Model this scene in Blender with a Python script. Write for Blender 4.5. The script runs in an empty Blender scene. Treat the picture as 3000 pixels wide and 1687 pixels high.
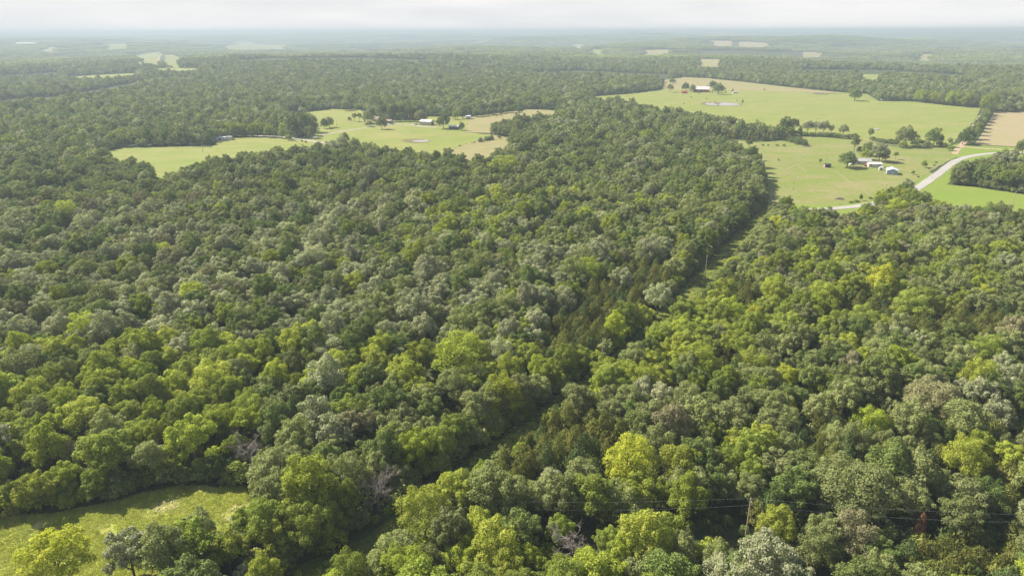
import bpy, bmesh, math, random
import numpy as np
from mathutils import Vector, Matrix

scn = bpy.context.scene
C = scn.collection
rng = np.random.default_rng(7)
random.seed(7)

# ------------------------------------------------------------------ camera
CAM_H = 100.0
PITCH = math.radians(20.62)
ROLL = math.radians(0.17)
F = 2000.0                      # focal length for a picture 3000 wide
CX, CY = 1500.0, 843.5
fwd = np.array([0, math.cos(PITCH), -math.sin(PITCH)])
up0 = np.array([0, math.sin(PITCH), math.cos(PITCH)])
right0 = np.array([1.0, 0, 0])
right = right0 * math.cos(ROLL) + up0 * -math.sin(ROLL)
right = right / np.linalg.norm(right)
up = np.cross(right, fwd)
camd = bpy.data.cameras.new('camera')
camd.sensor_width = 36.0
camd.lens = 36.0 * F / 3000.0
camd.clip_start = 1.0
camd.clip_end = 80000.0
cam = bpy.data.objects.new('camera', camd)
C.objects.link(cam)
cam.matrix_world = Matrix(((right[0], up[0], -fwd[0], 0), (right[1], up[1], -fwd[1], 0),
                           (right[2], up[2], -fwd[2], CAM_H), (0, 0, 0, 1)))
scn.camera = cam

# ------------------------------------------------------------------ light
SUN_EL, SUN_AZ = math.radians(43), math.radians(-62)     # azimuth from +Y, clockwise; the sun stands ahead and to the left
sd = np.array([math.sin(SUN_AZ) * math.cos(SUN_EL), math.cos(SUN_AZ) * math.cos(SUN_EL), math.sin(SUN_EL)])
sun = bpy.data.lights.new('sun', 'SUN')
sun.energy = 5.0
sun.angle = math.radians(0.6)
sun.color = (1.0, 0.93, 0.80)
so = bpy.data.objects.new('sun', sun)
C.objects.link(so)
so.rotation_euler = Vector(-sd).to_track_quat('-Z', 'Y').to_euler()

world = bpy.data.worlds.new('World')
scn.world = world
world.use_nodes = True
wn, wl = world.node_tree.nodes, world.node_tree.links
wn.clear()
wo = wn.new('ShaderNodeOutputWorld'); bg = wn.new('ShaderNodeBackground'); bg2 = wn.new('ShaderNodeBackground')
sky = wn.new('ShaderNodeTexSky'); sky.sky_type = 'NISHITA'; sky.sun_disc = False
sky.sun_elevation = SUN_EL; sky.sun_rotation = SUN_AZ
sky.altitude = 300; sky.air_density = 1.2; sky.dust_density = 2.0
bg.inputs['Strength'].default_value = 0.065
wl.new(sky.outputs[0], bg.inputs['Color'])
tc = wn.new('ShaderNodeTexCoord'); sep = wn.new('ShaderNodeSeparateXYZ')
wl.new(tc.outputs['Generated'], sep.inputs[0])
# thin bright summer cloud: closed towards the horizon, broken overhead
mr = wn.new('ShaderNodeMapRange'); mr.inputs['From Min'].default_value = 0.14; mr.inputs['From Max'].default_value = 0.55
mr.inputs['To Min'].default_value = 1.0; mr.inputs['To Max'].default_value = 0.14
wl.new(sep.outputs['Z'], mr.inputs['Value'])
mp = wn.new('ShaderNodeMapping'); mp.inputs['Scale'].default_value = (2.2, 2.2, 16.0)
wl.new(tc.outputs['Generated'], mp.inputs[0])
nz = wn.new('ShaderNodeTexNoise'); nz.inputs['Scale'].default_value = 1.6; nz.inputs['Detail'].default_value = 5
wl.new(mp.outputs[0], nz.inputs['Vector'])
ramp = wn.new('ShaderNodeValToRGB')
ramp.color_ramp.elements[0].position = 0.35; ramp.color_ramp.elements[0].color = (0.79, 0.80, 0.82, 1)
ramp.color_ramp.elements[1].position = 0.62; ramp.color_ramp.elements[1].color = (0.96, 0.95, 0.94, 1)
wl.new(nz.outputs['Fac'], ramp.inputs[0])
wl.new(ramp.outputs[0], bg2.inputs['Color'])
bg2.inputs['Strength'].default_value = 0.395
mixw = wn.new('ShaderNodeMixShader')
wl.new(mr.outputs[0], mixw.inputs[0]); wl.new(bg.outputs[0], mixw.inputs[1]); wl.new(bg2.outputs[0], mixw.inputs[2])
wl.new(mixw.outputs[0], wo.inputs['Surface'])

scn.view_settings.view_transform = 'Standard'
scn.view_settings.look = 'None'
scn.view_settings.gamma = 1.0
scn.view_settings.exposure = 1.36
scn.render.engine = 'CYCLES'
cy = scn.cycles
cy.max_bounces = 5; cy.diffuse_bounces = 2; cy.glossy_bounces = 2; cy.transmission_bounces = 2
cy.volume_bounces = 1; cy.transparent_max_bounces = 4
cy.use_denoising = True
try:
    cy.denoiser = 'OPENIMAGEDENOISE'; cy.denoising_input_passes = 'RGB_ALBEDO_NORMAL'; cy.denoising_prefilter = 'ACCURATE'
except Exception:
    pass

# ------------------------------------------------------------------ the lie of the land
_w = []
_r = np.random.default_rng(21)
for wl_, am in ((2600, 11), (1700, 8), (1150, 5), (760, 2.6), (5200, 16)):
    for k in range(2):
        th = _r.uniform(0, math.pi)
        _w.append((math.cos(th) * 2 * math.pi / wl_, math.sin(th) * 2 * math.pi / wl_, am * .92, _r.uniform(0, 6.28), wl_))


def ss(x, a, b):
    t = np.clip((x - a) / (b - a), 0, 1)
    return t * t * (3 - 2 * t)


def Hgt(x, y):
    x = np.asarray(x, float); y = np.asarray(y, float)
    r = np.hypot(x, y)
    h = np.zeros_like(r)
    for kx, ky, a, p, wv in _w:
        h = h + a * np.sin(kx * x + ky * y + p)
    h = h * ss(r, 850, 3000)
    far = ss(r, 6000, 17000)
    h = h * (1 - .7 * far) + far * (64 + 20 * np.sin(x / 2700.0 + 1.0) * np.sin(y / 1900.0 + .6) + 8 * np.sin(x / 900.0 + y / 1300.0))
    h = np.where(r > 5000, np.minimum(h, 93), h)
    return h


def unproj(x, y, z=0.0):
    """the point of the land (or z metres over it) seen at x, y of the 3000 x 1687 picture"""
    d = fwd + right * (x - CX) / F - up * (y - CY) / F
    d = d / np.linalg.norm(d)
    t, s, last = 60.0, 2.0, 60.0
    while t < 26000:
        px, py, pz = d[0] * t, d[1] * t, CAM_H + d[2] * t
        if pz <= float(Hgt(px, py)) + z:
            lo, hi = last, t
            for _ in range(30):
                m = (lo + hi) / 2
                if CAM_H + d[2] * m <= float(Hgt(d[0] * m, d[1] * m)) + z: hi = m
                else: lo = m
            return np.array([d[0] * hi, d[1] * hi])
        last = t
        t += max(2.0, t * 0.006)
    return np.array([d[0] * 26000, d[1] * 26000])


def proj(x, y, z):
    v = np.stack([np.asarray(x, float), np.asarray(y, float), np.asarray(z, float) - CAM_H], -1)
    de = v @ fwd
    return CX + F * (v @ right) / de, CY - F * (v @ up) / de, de


def lonoise(x, y, wl_, seed=0):
    r_ = np.random.default_rng(100 + seed)
    s = 0
    for k in range(5):
        th = r_.uniform(0, 6.28); w2 = wl_ * r_.uniform(.6, 1.5)
        s = s + np.sin(2 * math.pi * (np.cos(th) * x + np.sin(th) * y) / w2 + r_.uniform(0, 6.28))
    return s / 5 * 1.6


# ------------------------------------------------------------------ small helpers
def tag(o, label=None, cat=None, group=None, kind=None):
    if label: o['label'] = label
    if cat: o['category'] = cat
    if group: o['group'] = group
    if kind: o['kind'] = kind
    return o


def new_obj(name, me, parent=None, mats=()):
    o = bpy.data.objects.new(name, me)
    C.objects.link(o)
    if parent is not None: o.parent = parent
    for m in mats: me.materials.append(m)
    return o


def empty(name, loc, rz=0.0, s=None):
    o = bpy.data.objects.new(name, None)
    C.objects.link(o)
    o.location = loc
    o.rotation_euler = (0, 0, rz)
    o.empty_display_size = 0.5
    if s is not None: o.scale = s if hasattr(s, '__len__') else (s, s, s)
    return o


def np_mesh(name, verts, faces_flat, nper, mat_idx=None):
    me = bpy.data.meshes.new(name)
    nf = len(faces_flat) // nper
    me.vertices.add(len(verts)); me.vertices.foreach_set('co', np.asarray(verts, np.float32).ravel())
    me.loops.add(nf * nper); me.loops.foreach_set('vertex_index', np.asarray(faces_flat, np.int32))
    me.polygons.add(nf)
    me.polygons.foreach_set('loop_start', np.arange(0, nf * nper, nper, dtype=np.int32))
    me.polygons.foreach_set('loop_total', np.full(nf, nper, np.int32))
    if mat_idx is not None: me.polygons.foreach_set('material_index', np.asarray(mat_idx, np.int32))
    me.update(calc_edges=True)
    return me


def bm_mesh(name, bm):
    me = bpy.data.meshes.new(name)
    bmesh.ops.recalc_face_normals(bm, faces=bm.faces)
    bm.to_mesh(me); bm.free()
    return me


def add_box(bm, x0, x1, y0, y1, z0, z1):
    v = [bm.verts.new(p) for p in ((x0, y0, z0), (x1, y0, z0), (x1, y1, z0), (x0, y1, z0), (x0, y0, z1), (x1, y0, z1), (x1, y1, z1), (x0, y1, z1))]
    for f in ((0, 3, 2, 1), (4, 5, 6, 7), (0, 1, 5, 4), (1, 2, 6, 5), (2, 3, 7, 6), (3, 0, 4, 7)):
        bm.faces.new([v[i] for i in f])


def add_tube(bm, pts, rads, n=7):
    rings = []
    for i, p in enumerate(pts):
        p = Vector(p)
        a = Vector(pts[max(i - 1, 0)]); b = Vector(pts[min(i + 1, len(pts) - 1)])
        t = (b - a).normalized()
        u = t.orthogonal().normalized(); w = t.cross(u)
        if rings:   # keep the seam from twisting
            u = (pu - t * pu.dot(t)).normalized(); w = t.cross(u)
        pu = u
        rings.append([bm.verts.new(p + (u * math.cos(2 * math.pi * k / n) + w * math.sin(2 * math.pi * k / n)) * rads[i]) for k in range(n)])
    for i in range(len(rings) - 1):
        for k in range(n):
            bm.faces.new((rings[i][k], rings[i][(k + 1) % n], rings[i + 1][(k + 1) % n], rings[i + 1][k]))
    bm.faces.new(rings[0][::-1]); bm.faces.new(rings[-1])


def smooth(me):
    me.polygons.foreach_set('use_smooth', np.ones(len(me.polygons), bool))
    return me


# ------------------------------------------------------------------ materials
def mat_new(name):
    m = bpy.data.materials.new(name); m.use_nodes = True
    n = m.node_tree.nodes; n.clear()
    return m, n, m.node_tree.links


def simple(name, col, rough=0.7, metal=0.0, spec=0.3, var=0.12, scale=3.0):
    m, n, l = mat_new(name)
    o = n.new('ShaderNodeOutputMaterial'); p = n.new('ShaderNodeBsdfPrincipled')
    p.inputs['Roughness'].default_value = rough; p.inputs['Metallic'].default_value = metal
    p.inputs['Specular IOR Level'].default_value = spec
    t = n.new('ShaderNodeTexCoord'); z = n.new('ShaderNodeTexNoise'); z.inputs['Scale'].default_value = scale; z.inputs['Detail'].default_value = 4
    l.new(t.outputs['Object'], z.inputs['Vector'])
    r = n.new('ShaderNodeValToRGB')
    r.color_ramp.elements[0].position = .3; r.color_ramp.elements[1].position = .7
    r.color_ramp.elements[0].color = (*[c * (1 - var) for c in col], 1)
    r.color_ramp.elements[1].color = (*[min(1, c * (1 + var)) for c in col], 1)
    l.new(z.outputs['Fac'], r.inputs[0]); l.new(r.outputs[0], p.inputs['Base Color']); l.new(p.outputs[0], o.inputs['Surface'])
    return m


LG = 1.62


def leaf_mat(name, c1, c2, trans=0.28, rough=0.7, spec=0.12):
    c1, c2, trans = [q * LG for q in c1], [q * LG for q in c2], trans + .04
    m, n, l = mat_new(name)
    o = n.new('ShaderNodeOutputMaterial'); p = n.new('ShaderNodeBsdfPrincipled'); tr = n.new('ShaderNodeBsdfTranslucent'); mx = n.new('ShaderNodeMixShader')
    oi = n.new('ShaderNodeObjectInfo'); ge = n.new('ShaderNodeNewGeometry')
    mix = n.new('ShaderNodeMix'); mix.data_type = 'RGBA'
    mix.inputs[6].default_value = (*c1, 1); mix.inputs[7].default_value = (*c2, 1)
    l.new(oi.outputs['Random'], mix.inputs[0])
    # every spray of leaves a little lighter or darker, every tree too
    a = n.new('ShaderNodeMapRange'); a.inputs['To Min'].default_value = 0.86; a.inputs['To Max'].default_value = 1.42
    l.new(ge.outputs['Random Per Island'], a.inputs['Value'])
    fr = n.new('ShaderNodeMath'); fr.operation = 'MULTIPLY'; fr.inputs[1].default_value = 17.31
    l.new(oi.outputs['Random'], fr.inputs[0])
    fr2 = n.new('ShaderNodeMath'); fr2.operation = 'FRACT'; l.new(fr.outputs[0], fr2.inputs[0])
    b = n.new('ShaderNodeMapRange'); b.inputs['To Min'].default_value = 0.78; b.inputs['To Max'].default_value = 1.25
    l.new(fr2.outputs[0], b.inputs['Value'])
    mu = n.new('ShaderNodeMath'); mu.operation = 'MULTIPLY'; l.new(a.outputs[0], mu.inputs[0]); l.new(b.outputs[0], mu.inputs[1])
    sc = n.new('ShaderNodeVectorMath'); sc.operation = 'SCALE'
    l.new(mix.outputs[2], sc.inputs[0]); l.new(mu.outputs[0], sc.inputs['Scale'])
    l.new(sc.outputs[0], p.inputs['Base Color'])
    hs = n.new('ShaderNodeMix'); hs.data_type = 'RGBA'; hs.blend_type = 'MULTIPLY'; hs.inputs[0].default_value = 1
    hs.inputs[7].default_value = (1.35, 1.45, 0.7, 1)
    l.new(sc.outputs[0], hs.inputs[6]); l.new(hs.outputs[2], tr.inputs['Color'])
    p.inputs['Roughness'].default_value = rough; p.inputs['Specular IOR Level'].default_value = spec
    mx.inputs[0].default_value = trans
    l.new(p.outputs[0], mx.inputs[1]); l.new(tr.outputs[0], mx.inputs[2]); l.new(mx.outputs[0], o.inputs['Surface'])
    return m


LEAF = {
    'grey': leaf_mat('foliage_grey_green', (0.098, 0.112, 0.038), (0.122, 0.132, 0.052), .2),
    'silver': leaf_mat('foliage_silvery', (0.138, 0.150, 0.080), (0.168, 0.172, 0.100), .2, .6, .2),
    'dark': leaf_mat('foliage_dark_green', (0.064, 0.088, 0.022), (0.084, 0.102, 0.030), .2),
    'brown': leaf_mat('foliage_brownish', (0.108, 0.106, 0.050), (0.128, 0.118, 0.066), .2),
    'green': leaf_mat('foliage_fresh_green', (0.100, 0.126, 0.020), (0.125, 0.142, 0.030), .3),
    'ygreen': leaf_mat('foliage_yellow_green', (0.132, 0.158, 0.020), (0.160, 0.172, 0.030), .32),
    'yellow': leaf_mat('foliage_bright_yellow_green', (0.160, 0.180, 0.020), (0.190, 0.190, 0.026), .35),
    'cedar': leaf_mat('foliage_olive_cedar', (0.062, 0.069, 0.014), (0.082, 0.083, 0.020), .15),
    'dcedar': leaf_mat('foliage_dark_cedar', (0.036, 0.055, 0.016), (0.048, 0.066, 0.020), .12),
    'rust': leaf_mat('foliage_rusty_cedar', (0.15, 0.070, 0.040), (0.14, 0.07, 0.04), .1),
}
BARK = simple('bark', (0.10, 0.085, 0.07), .9, var=.35, scale=2)
DEADWOOD = simple('dead_wood', (0.21, 0.18, 0.16), .85, var=.25, scale=1.5)


GS = 0.62


def ground_mat(name, cols, scales=(0.02, 0.15, 1.2), stretch=None, bump=0.0, rough=.95, rot=0.0, fine=.25):
    """cols: three base colours blended by broad and middle-size noise, fine mottling on top"""
    m, n, l = mat_new(name)
    o = n.new('ShaderNodeOutputMaterial'); p = n.new('ShaderNodeBsdfPrincipled'); p.inputs['Roughness'].default_value = rough
    p.inputs['Specular IOR Level'].default_value = .1
    t = n.new('ShaderNodeTexCoord'); mp_ = n.new('ShaderNodeMapping')
    if stretch: mp_.inputs['Scale'].default_value = stretch
    mp_.inputs['Rotation'].default_value = (0, 0, rot)
    l.new(t.outputs['Object'], mp_.inputs[0])
    def noise(s, d=4, src=mp_):
        z = n.new('ShaderNodeTexNoise'); z.inputs['Scale'].default_value = s; z.inputs['Detail'].default_value = d
        z.inputs['Roughness'].default_value = .6
        l.new(src.outputs[0], z.inputs['Vector']); return z
    def con(z, a, b):
        q = n.new('ShaderNodeMapRange'); q.inputs['From Min'].default_value = a; q.inputs['From Max'].default_value = b
        l.new(z.outputs['Fac'], q.inputs['Value']); return q
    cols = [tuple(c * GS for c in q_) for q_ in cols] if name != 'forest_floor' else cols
    def mixc(f, A, B):
        q = n.new('ShaderNodeMix'); q.data_type = 'RGBA'; l.new(f.outputs[0], q.inputs[0])
        for s_, v in ((6, A), (7, B)):
            if isinstance(v, tuple): q.inputs[s_].default_value = (*v, 1)
            else: l.new(v, q.inputs[s_])
        return q.outputs[2]
    c = mixc(con(noise(scales[0]), .38, .62), cols[0], cols[1])
    c = mixc(con(noise(scales[1], 5), .46, .68), c, cols[2])
    z3 = noise(scales[2], 6)
    q = con(z3, .3, .7); q.inputs['To Min'].default_value = 1 - fine; q.inputs['To Max'].default_value = 1 + fine
    sc = n.new('ShaderNodeVectorMath'); sc.operation = 'SCALE'; l.new(c, sc.inputs[0]); l.new(q.outputs[0], sc.inputs['Scale'])
    l.new(sc.outputs[0], p.inputs['Base Color'])
    if bump:
        b = n.new('ShaderNodeBump'); b.inputs['Strength'].default_value = .6; b.inputs['Distance'].default_value = bump
        l.new(z3.outputs['Fac'], b.inputs['Height']); l.new(b.outputs[0], p.inputs['Normal'])
    l.new(p.outputs[0], o.inputs['Surface'])
    return m


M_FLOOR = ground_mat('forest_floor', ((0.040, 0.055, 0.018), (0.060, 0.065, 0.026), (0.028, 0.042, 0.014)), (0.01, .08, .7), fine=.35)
M_PAST = ground_mat('pasture_green', ((0.255, 0.295, 0.066), (0.315, 0.312, 0.098), (0.215, 0.270, 0.048)), (0.010, .035, .3), (1, 2.6, 1), fine=.16)
M_PAST2 = ground_mat('pasture_dull', ((0.225, 0.262, 0.066), (0.300, 0.280, 0.118), (0.200, 0.265, 0.042)), (0.014, .045, .3), (1, 2.0, 1), fine=.2)
M_TAN = ground_mat('dry_grass', ((0.330, 0.290, 0.135), (0.290, 0.280, 0.110), (0.370, 0.310, 0.160)), (0.010, .05, .5), (1, 2.0, 1), fine=.10)
M_HAY = ground_mat('mown_hay', ((0.390, 0.320, 0.175), (0.350, 0.310, 0.150), (0.420, 0.340, 0.200)), (0.012, .25, .5), (3.2, .22, 1), fine=.08, rot=-.5)
M_LUSH = ground_mat('lush_pasture', ((0.200, 0.290, 0.040), (0.225, 0.300, 0.050), (0.240, 0.290, 0.060)), (0.012, .05, .5), fine=.12)
M_MEADOW = ground_mat('meadow', ((0.335, 0.365, 0.068), (0.390, 0.375, 0.110), (0.260, 0.310, 0.052)), (0.05, .35, 1.6), (1, 1.6, 1), bump=.25, fine=.28)
M_RIDE = ground_mat('shaded_ride_grass', ((0.110, 0.145, 0.030), (0.140, 0.165, 0.040), (0.080, 0.105, 0.022)), (0.05, .35, 1.6), bump=.2, fine=.3)  # darker than the meadow grass: shade of the ride put into the colour
M_ASPH = ground_mat('pale_road', ((0.46, 0.43, 0.40), (0.40, 0.38, 0.355), (0.50, 0.47, 0.44)), (0.05, .4, 3), fine=.06)
M_DIRT = ground_mat('orange_dirt', ((0.50, 0.35, 0.24), (0.56, 0.41, 0.30), (0.46, 0.36, 0.26)), (0.06, .4, 2), fine=.1)
M_GRAVEL = ground_mat('gravel_drive', ((0.44, 0.40, 0.34), (0.38, 0.35, 0.27), (0.50, 0.45, 0.38)), (0.05, .3, 2), fine=.1)
M_MUD = ground_mat('pond_mud', ((0.20, 0.15, 0.085), (0.24, 0.19, 0.11), (0.17, 0.15, 0.07)), (0.1, .4, 2), fine=.15)


def water_mat():
    m, n, l = mat_new('pond_water')
    o = n.new('ShaderNodeOutputMaterial'); p = n.new('ShaderNodeBsdfPrincipled')
    p.inputs['Base Color'].default_value = (0.24, 0.21, 0.17, 1); p.inputs['Roughness'].default_value = .04
    t = n.new('ShaderNodeTexCoord'); z = n.new('ShaderNodeTexNoise'); z.inputs['Scale'].default_value = 1.4
    l.new(t.outputs['Object'], z.inputs['Vector'])
    b = n.new('ShaderNodeBump'); b.inputs['Distance'].default_value = .003; b.inputs['Strength'].default_value = .3
    l.new(z.outputs['Fac'], b.inputs['Height']); l.new(b.outputs[0], p.inputs['Normal']); l.new(p.outputs[0], o.inputs['Surface'])
    return m


M_WATER = water_mat()

# ------------------------------------------------------------------ ground sheet out to the horizon
def build_ground():
    rr = [0.0, 40.0]
    while rr[-1] < 23500: rr.append(rr[-1] * 1.028 + 1)
    na = 300
    verts = [(0, 0, 0)]
    for r in rr[1:]:
        a = np.linspace(0, 2 * math.pi, na, endpoint=False)
        x, y = r * np.cos(a), r * np.sin(a)
        z = Hgt(x, y)
        verts.extend(zip(x, y, z))
    faces = []
    for i in range(len(rr) - 2):
        b0, b1 = 1 + i * na, 1 + (i + 1) * na
        for k in range(na):
            k2 = (k + 1) % na
            faces += [b0 + k, b1 + k, b1 + k2, b0 + k2]
    me = np_mesh('ground', verts, faces, 4)
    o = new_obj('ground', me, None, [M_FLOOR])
    # the middle disc
    bm = bmesh.new(); bm.from_mesh(me); bm.verts.ensure_lookup_table()
    for k in range(na): bm.faces.new((bm.verts[0], bm.verts[1 + k], bm.verts[1 + (k + 1) % na]))
    bm.to_mesh(me); bm.free()
    smooth(me)
    tag(o, kind='structure')


build_ground()

# ------------------------------------------------------------------ cleared land
T = 9.8      # height of the tree tops that hide a near edge


def P(pts):
    return np.array([unproj(*p) for p in pts])


OPEN = []       # (polygon, extra clearance)


def off_at(x, y):
    r = np.hypot(x, y)
    return 0.03 + 0.45 * ss(r, 850, 2000) + 1.2 * ss(r, 2500, 6000)


def sheet(name, poly, mat, lift=0.0, cell=30.0, open_=True, clear=3.5, jag=0.0):
    poly = np.asarray(poly)
    if jag:   # ragged edge
        q = []
        for i in range(len(poly)):
            a, b = poly[i], poly[(i + 1) % len(poly)]
            L = np.hypot(*(b - a)); k = max(1, int(L / (jag * 5)))
            nrm = np.array([-(b - a)[1], (b - a)[0]]) / max(L, 1e-6)
            for j in range(k): q.append(a + (b - a) * j / k + (nrm * rng.normal() * jag * .6 if j else 0))
        poly = np.array(q)
    if open_: OPEN.append((poly, clear))
    bm = bmesh.new()
    vs = [bm.verts.new((p[0], p[1], 0)) for p in poly]
    f = bm.faces.new(vs)
    bmesh.ops.triangulate(bm, faces=[f])
    lo, hi = poly.min(0), poly.max(0)
    c = max(cell, max(hi - lo) / 60)
    for ax in (0, 1):
        v = math.floor(lo[ax] / c) * c + c
        while v < hi[ax]:
            no = (1, 0, 0) if ax == 0 else (0, 1, 0)
            co = (v, 0, 0) if ax == 0 else (0, v, 0)
            bmesh.ops.bisect_plane(bm, geom=bm.verts[:] + bm.edges[:] + bm.faces[:], plane_co=co, plane_no=no)
            v += c
    for v in bm.verts:
        v.co.z = float(Hgt(v.co.x, v.co.y) + off_at(v.co.x, v.co.y)) + lift
    for f in bm.faces:
        if f.normal.z < 0: f.normal_flip()
    me = bpy.data.meshes.new(name)
    bmesh.ops.recalc_face_normals(bm, faces=bm.faces)
    bm.normal_update()
    if sum(f.normal.z for f in bm.faces) < 0:
        bmesh.ops.reverse_faces(bm, faces=bm.faces)
    bm.to_mesh(me); bm.free()
    smooth(me)
    o = new_obj(name, me, None, [mat])
    return tag(o, kind='structure')


def strip(name, pts, w, mat, lift=0.0, clear=3.0, open_=True):
    """a road along ground points; w: width or list of widths"""
    pts = np.asarray(pts); 
    # smooth the line
    def cr(p0, p1, p2, p3, t):
        return .5 * ((2 * p1) + (-p0 + p2) * t + (2 * p0 - 5 * p1 + 4 * p2 - p3) * t * t + (-p0 + 3 * p1 - 3 * p2 + p3) * t ** 3)
    q = []
    for i in range(len(pts) - 1):
        p0, p1, p2, p3 = pts[max(i - 1, 0)], pts[i], pts[i + 1], pts[min(i + 2, len(pts) - 1)]
        k = max(2, int(np.hypot(*(p2 - p1)) / 8))
        for j in range(k): q.append(cr(p0, p1, p2, p3, j / k))
    q.append(pts[-1]); q = np.array(q)
    t = np.gradient(q, axis=0); t /= np.linalg.norm(t, axis=1)[:, None] + 1e-9
    nr = np.stack([-t[:, 1], t[:, 0]], 1)
    ww = np.interp(np.linspace(0, 1, len(q)), np.linspace(0, 1, len(w)), w) if hasattr(w, '__len__') else np.full(len(q), w)
    ww = ww * (1 + .05 * np.sin(np.arange(len(q)) * 1.7))
    L, R_ = q + nr * ww[:, None] / 2, q - nr * ww[:, None] / 2
    V = np.concatenate([L, q, R_]); n = len(q)
    z = Hgt(V[:, 0], V[:, 1]) + off_at(V[:, 0], V[:, 1]) + lift
    V = np.column_stack([V, z])
    F_ = []
    for i in range(n - 1):
        F_ += [i, n + i, n + i + 1, i + 1, n + i, 2 * n + i, 2 * n + i + 1, n + i + 1]
    o = new_obj(name, np_mesh(name, V, F_, 4), None, [mat])
    if open_: OPEN.append((np.concatenate([L, R_[::-1]]), clear))
    return tag(o, kind='structure')


# field west of the gravel road
sheet('field', P([(299, 445), (363, 434), (450, 432), (536, 430), (621, 432), (637, 414), (660, 409), (718, 402), (796, 402), (858, 411), (925, 423, 6),
                  (912, 434, T), (854, 436, T), (738, 446, T), (640, 465, T), (582, 473, T), (516, 493, T), (477, 518, T), (458, 506, T), (439, 477, T), (388, 472, T), (349, 460, T), (316, 450, 8)]), M_PAST, jag=1.0)
# farm with barn and pond
sheet('field', P([(850, 334), (913, 328), (971, 320), (1057, 323), (1075, 338), (1100, 340), (1130, 352), (1230, 354), (1250, 342), (1380, 342), (1361, 388), (1445, 396), (1442, 402),
                  (1318, 441), (1300, 446, T), (1217, 444, T), (1175, 441, T), (1128, 436, T), (1105, 431, T), (1064, 418, T), (1027, 419, T), (996, 420, T), (971, 424, T), (940, 424, T), (858, 410), (925, 392), (925, 360), (850, 350)]), M_PAST, jag=1.0)
sheet('dry_field', P([(1380, 342), (1440, 335), (1505, 326), (1551, 320.6), (1637, 325), (1606, 339, T), (1543, 343, T), (1466, 350, T), (1437, 360), (1439, 390), (1361, 388)]), M_TAN, lift=.04)
sheet('dry_field', P([(1445, 396), (1493, 405), (1485, 426, T), (1446, 440, T), (1411, 460, T), (1349, 460, T), (1306, 448, T), (1318, 441)]), M_TAN, lift=.04)
# big pasture to the north-east
sheet('field', P([(1745, 283), (1854, 275), (1939, 264), (2000, 262), (2110, 263), (2300, 271), (2458, 274), (2551, 290), (2574, 297), (2679, 298), (2776, 310), (2873, 316), (2862, 345), (2835, 378), (2815, 396),
                  (2778, 430), (2710, 428), (2660, 432), (2543, 415), (2516, 411), (2481, 405), (2345, 396), (2300, 394), (2272, 368, T), (2217, 361, T), (2116, 341, T), (2039, 326, T), (2000, 320, T),
                  (1951, 322, T), (1893, 302, T), (1815, 291, T), (1745, 289, T)]), M_PAST, jag=1.0)
sheet('dry_field', P([(1939, 264), (1948, 235), (2000, 227), (2070, 230), (2186, 242), (2272, 252), (2373, 263), (2458, 271), (2458, 274), (2300, 271), (2110, 263), (2000, 262)]), M_TAN, lift=.04)
sheet('dry_field', P([(2458, 271), (2540, 276), (2574, 297), (2551, 290), (2458, 274.5)]), M_PAST2, lift=.04, clear=2)
# farm in the east
sheet('field', P([(2078, 410), (2163, 411), (2213, 417), (2272, 415), (2345, 397), (2516, 411.5), (2640, 433), (2765, 434), (2795, 445), (2780, 470), (2720, 505), (2665, 550), (2600, 573), (2550, 590), (2470, 602),
                  (2440, 600, T), (2400, 596, T), (2338, 590, T), (2310, 580, T), (2272, 576, T), (2240, 578), (2247, 550, 5), (2249, 516, 5), (2224, 477, 5), (2189, 450, 5), (2160, 425, 6), (2110, 418, 6)]), M_PAST2, lift=.02, jag=.8)
sheet('verge', P([(2240, 600, 5), (2330, 597), (2470, 601), (2550, 589), (2600, 572), (2665, 549), (2720, 504), (2735, 510), (2668, 560), (2600, 582), (2560, 597), (2500, 609), (2388, 618)]), M_LUSH, lift=.05, clear=1)
sheet('hay_field', P([(2913, 330), (3060, 328), (3300, 330), (3300, 446), (3000, 432), (2854, 423), (2872, 400), (2895, 360)]), M_HAY, lift=.02)
sheet('verge', P([(2765, 434), (2810, 420), (2830, 424), (3000, 434), (3300, 448), (3300, 458), (3000, 444), (2900, 446), (2835, 458), (2800, 462), (2780, 472), (2795, 445)]), M_LUSH, lift=.06, clear=2)
sheet('dry_field', P([(2853, 472), (2900, 461), (3000, 455), (3300, 462), (3300, 500), (3000, 484, 4), (2860, 478, 4)]), M_PAST2, lift=.02)
sheet('lush_field', P([(2776, 541), (2873, 551), (3000, 570), (3300, 600), (3300, 690), (3000, 614, T), (2893, 603, T), (2796, 592, T), (2738, 586, T), (2728, 580), (2757, 552)]), M_LUSH, lift=.02, jag=.7)
sheet('verge', P([(2680, 552), (2745, 507), (2790, 474), (2822, 462), (2900, 446), (3000, 444), (3120, 448), (3120, 459, 10), (2900, 459, 11), (2850, 466, 11), (2815, 477, 11), (2790, 489, 11), (2765, 514, 11), (2718, 549, 11), (2700, 562, 11), (2680, 570, 11)]), M_LUSH, lift=.03, clear=1)
sheet('verge', P([(2385, 612), (2500, 603), (2571, 591), (2575, 601, 10), (2500, 612, 10), (2388, 621, 10)]), M_LUSH, lift=.03, clear=1)
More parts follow.
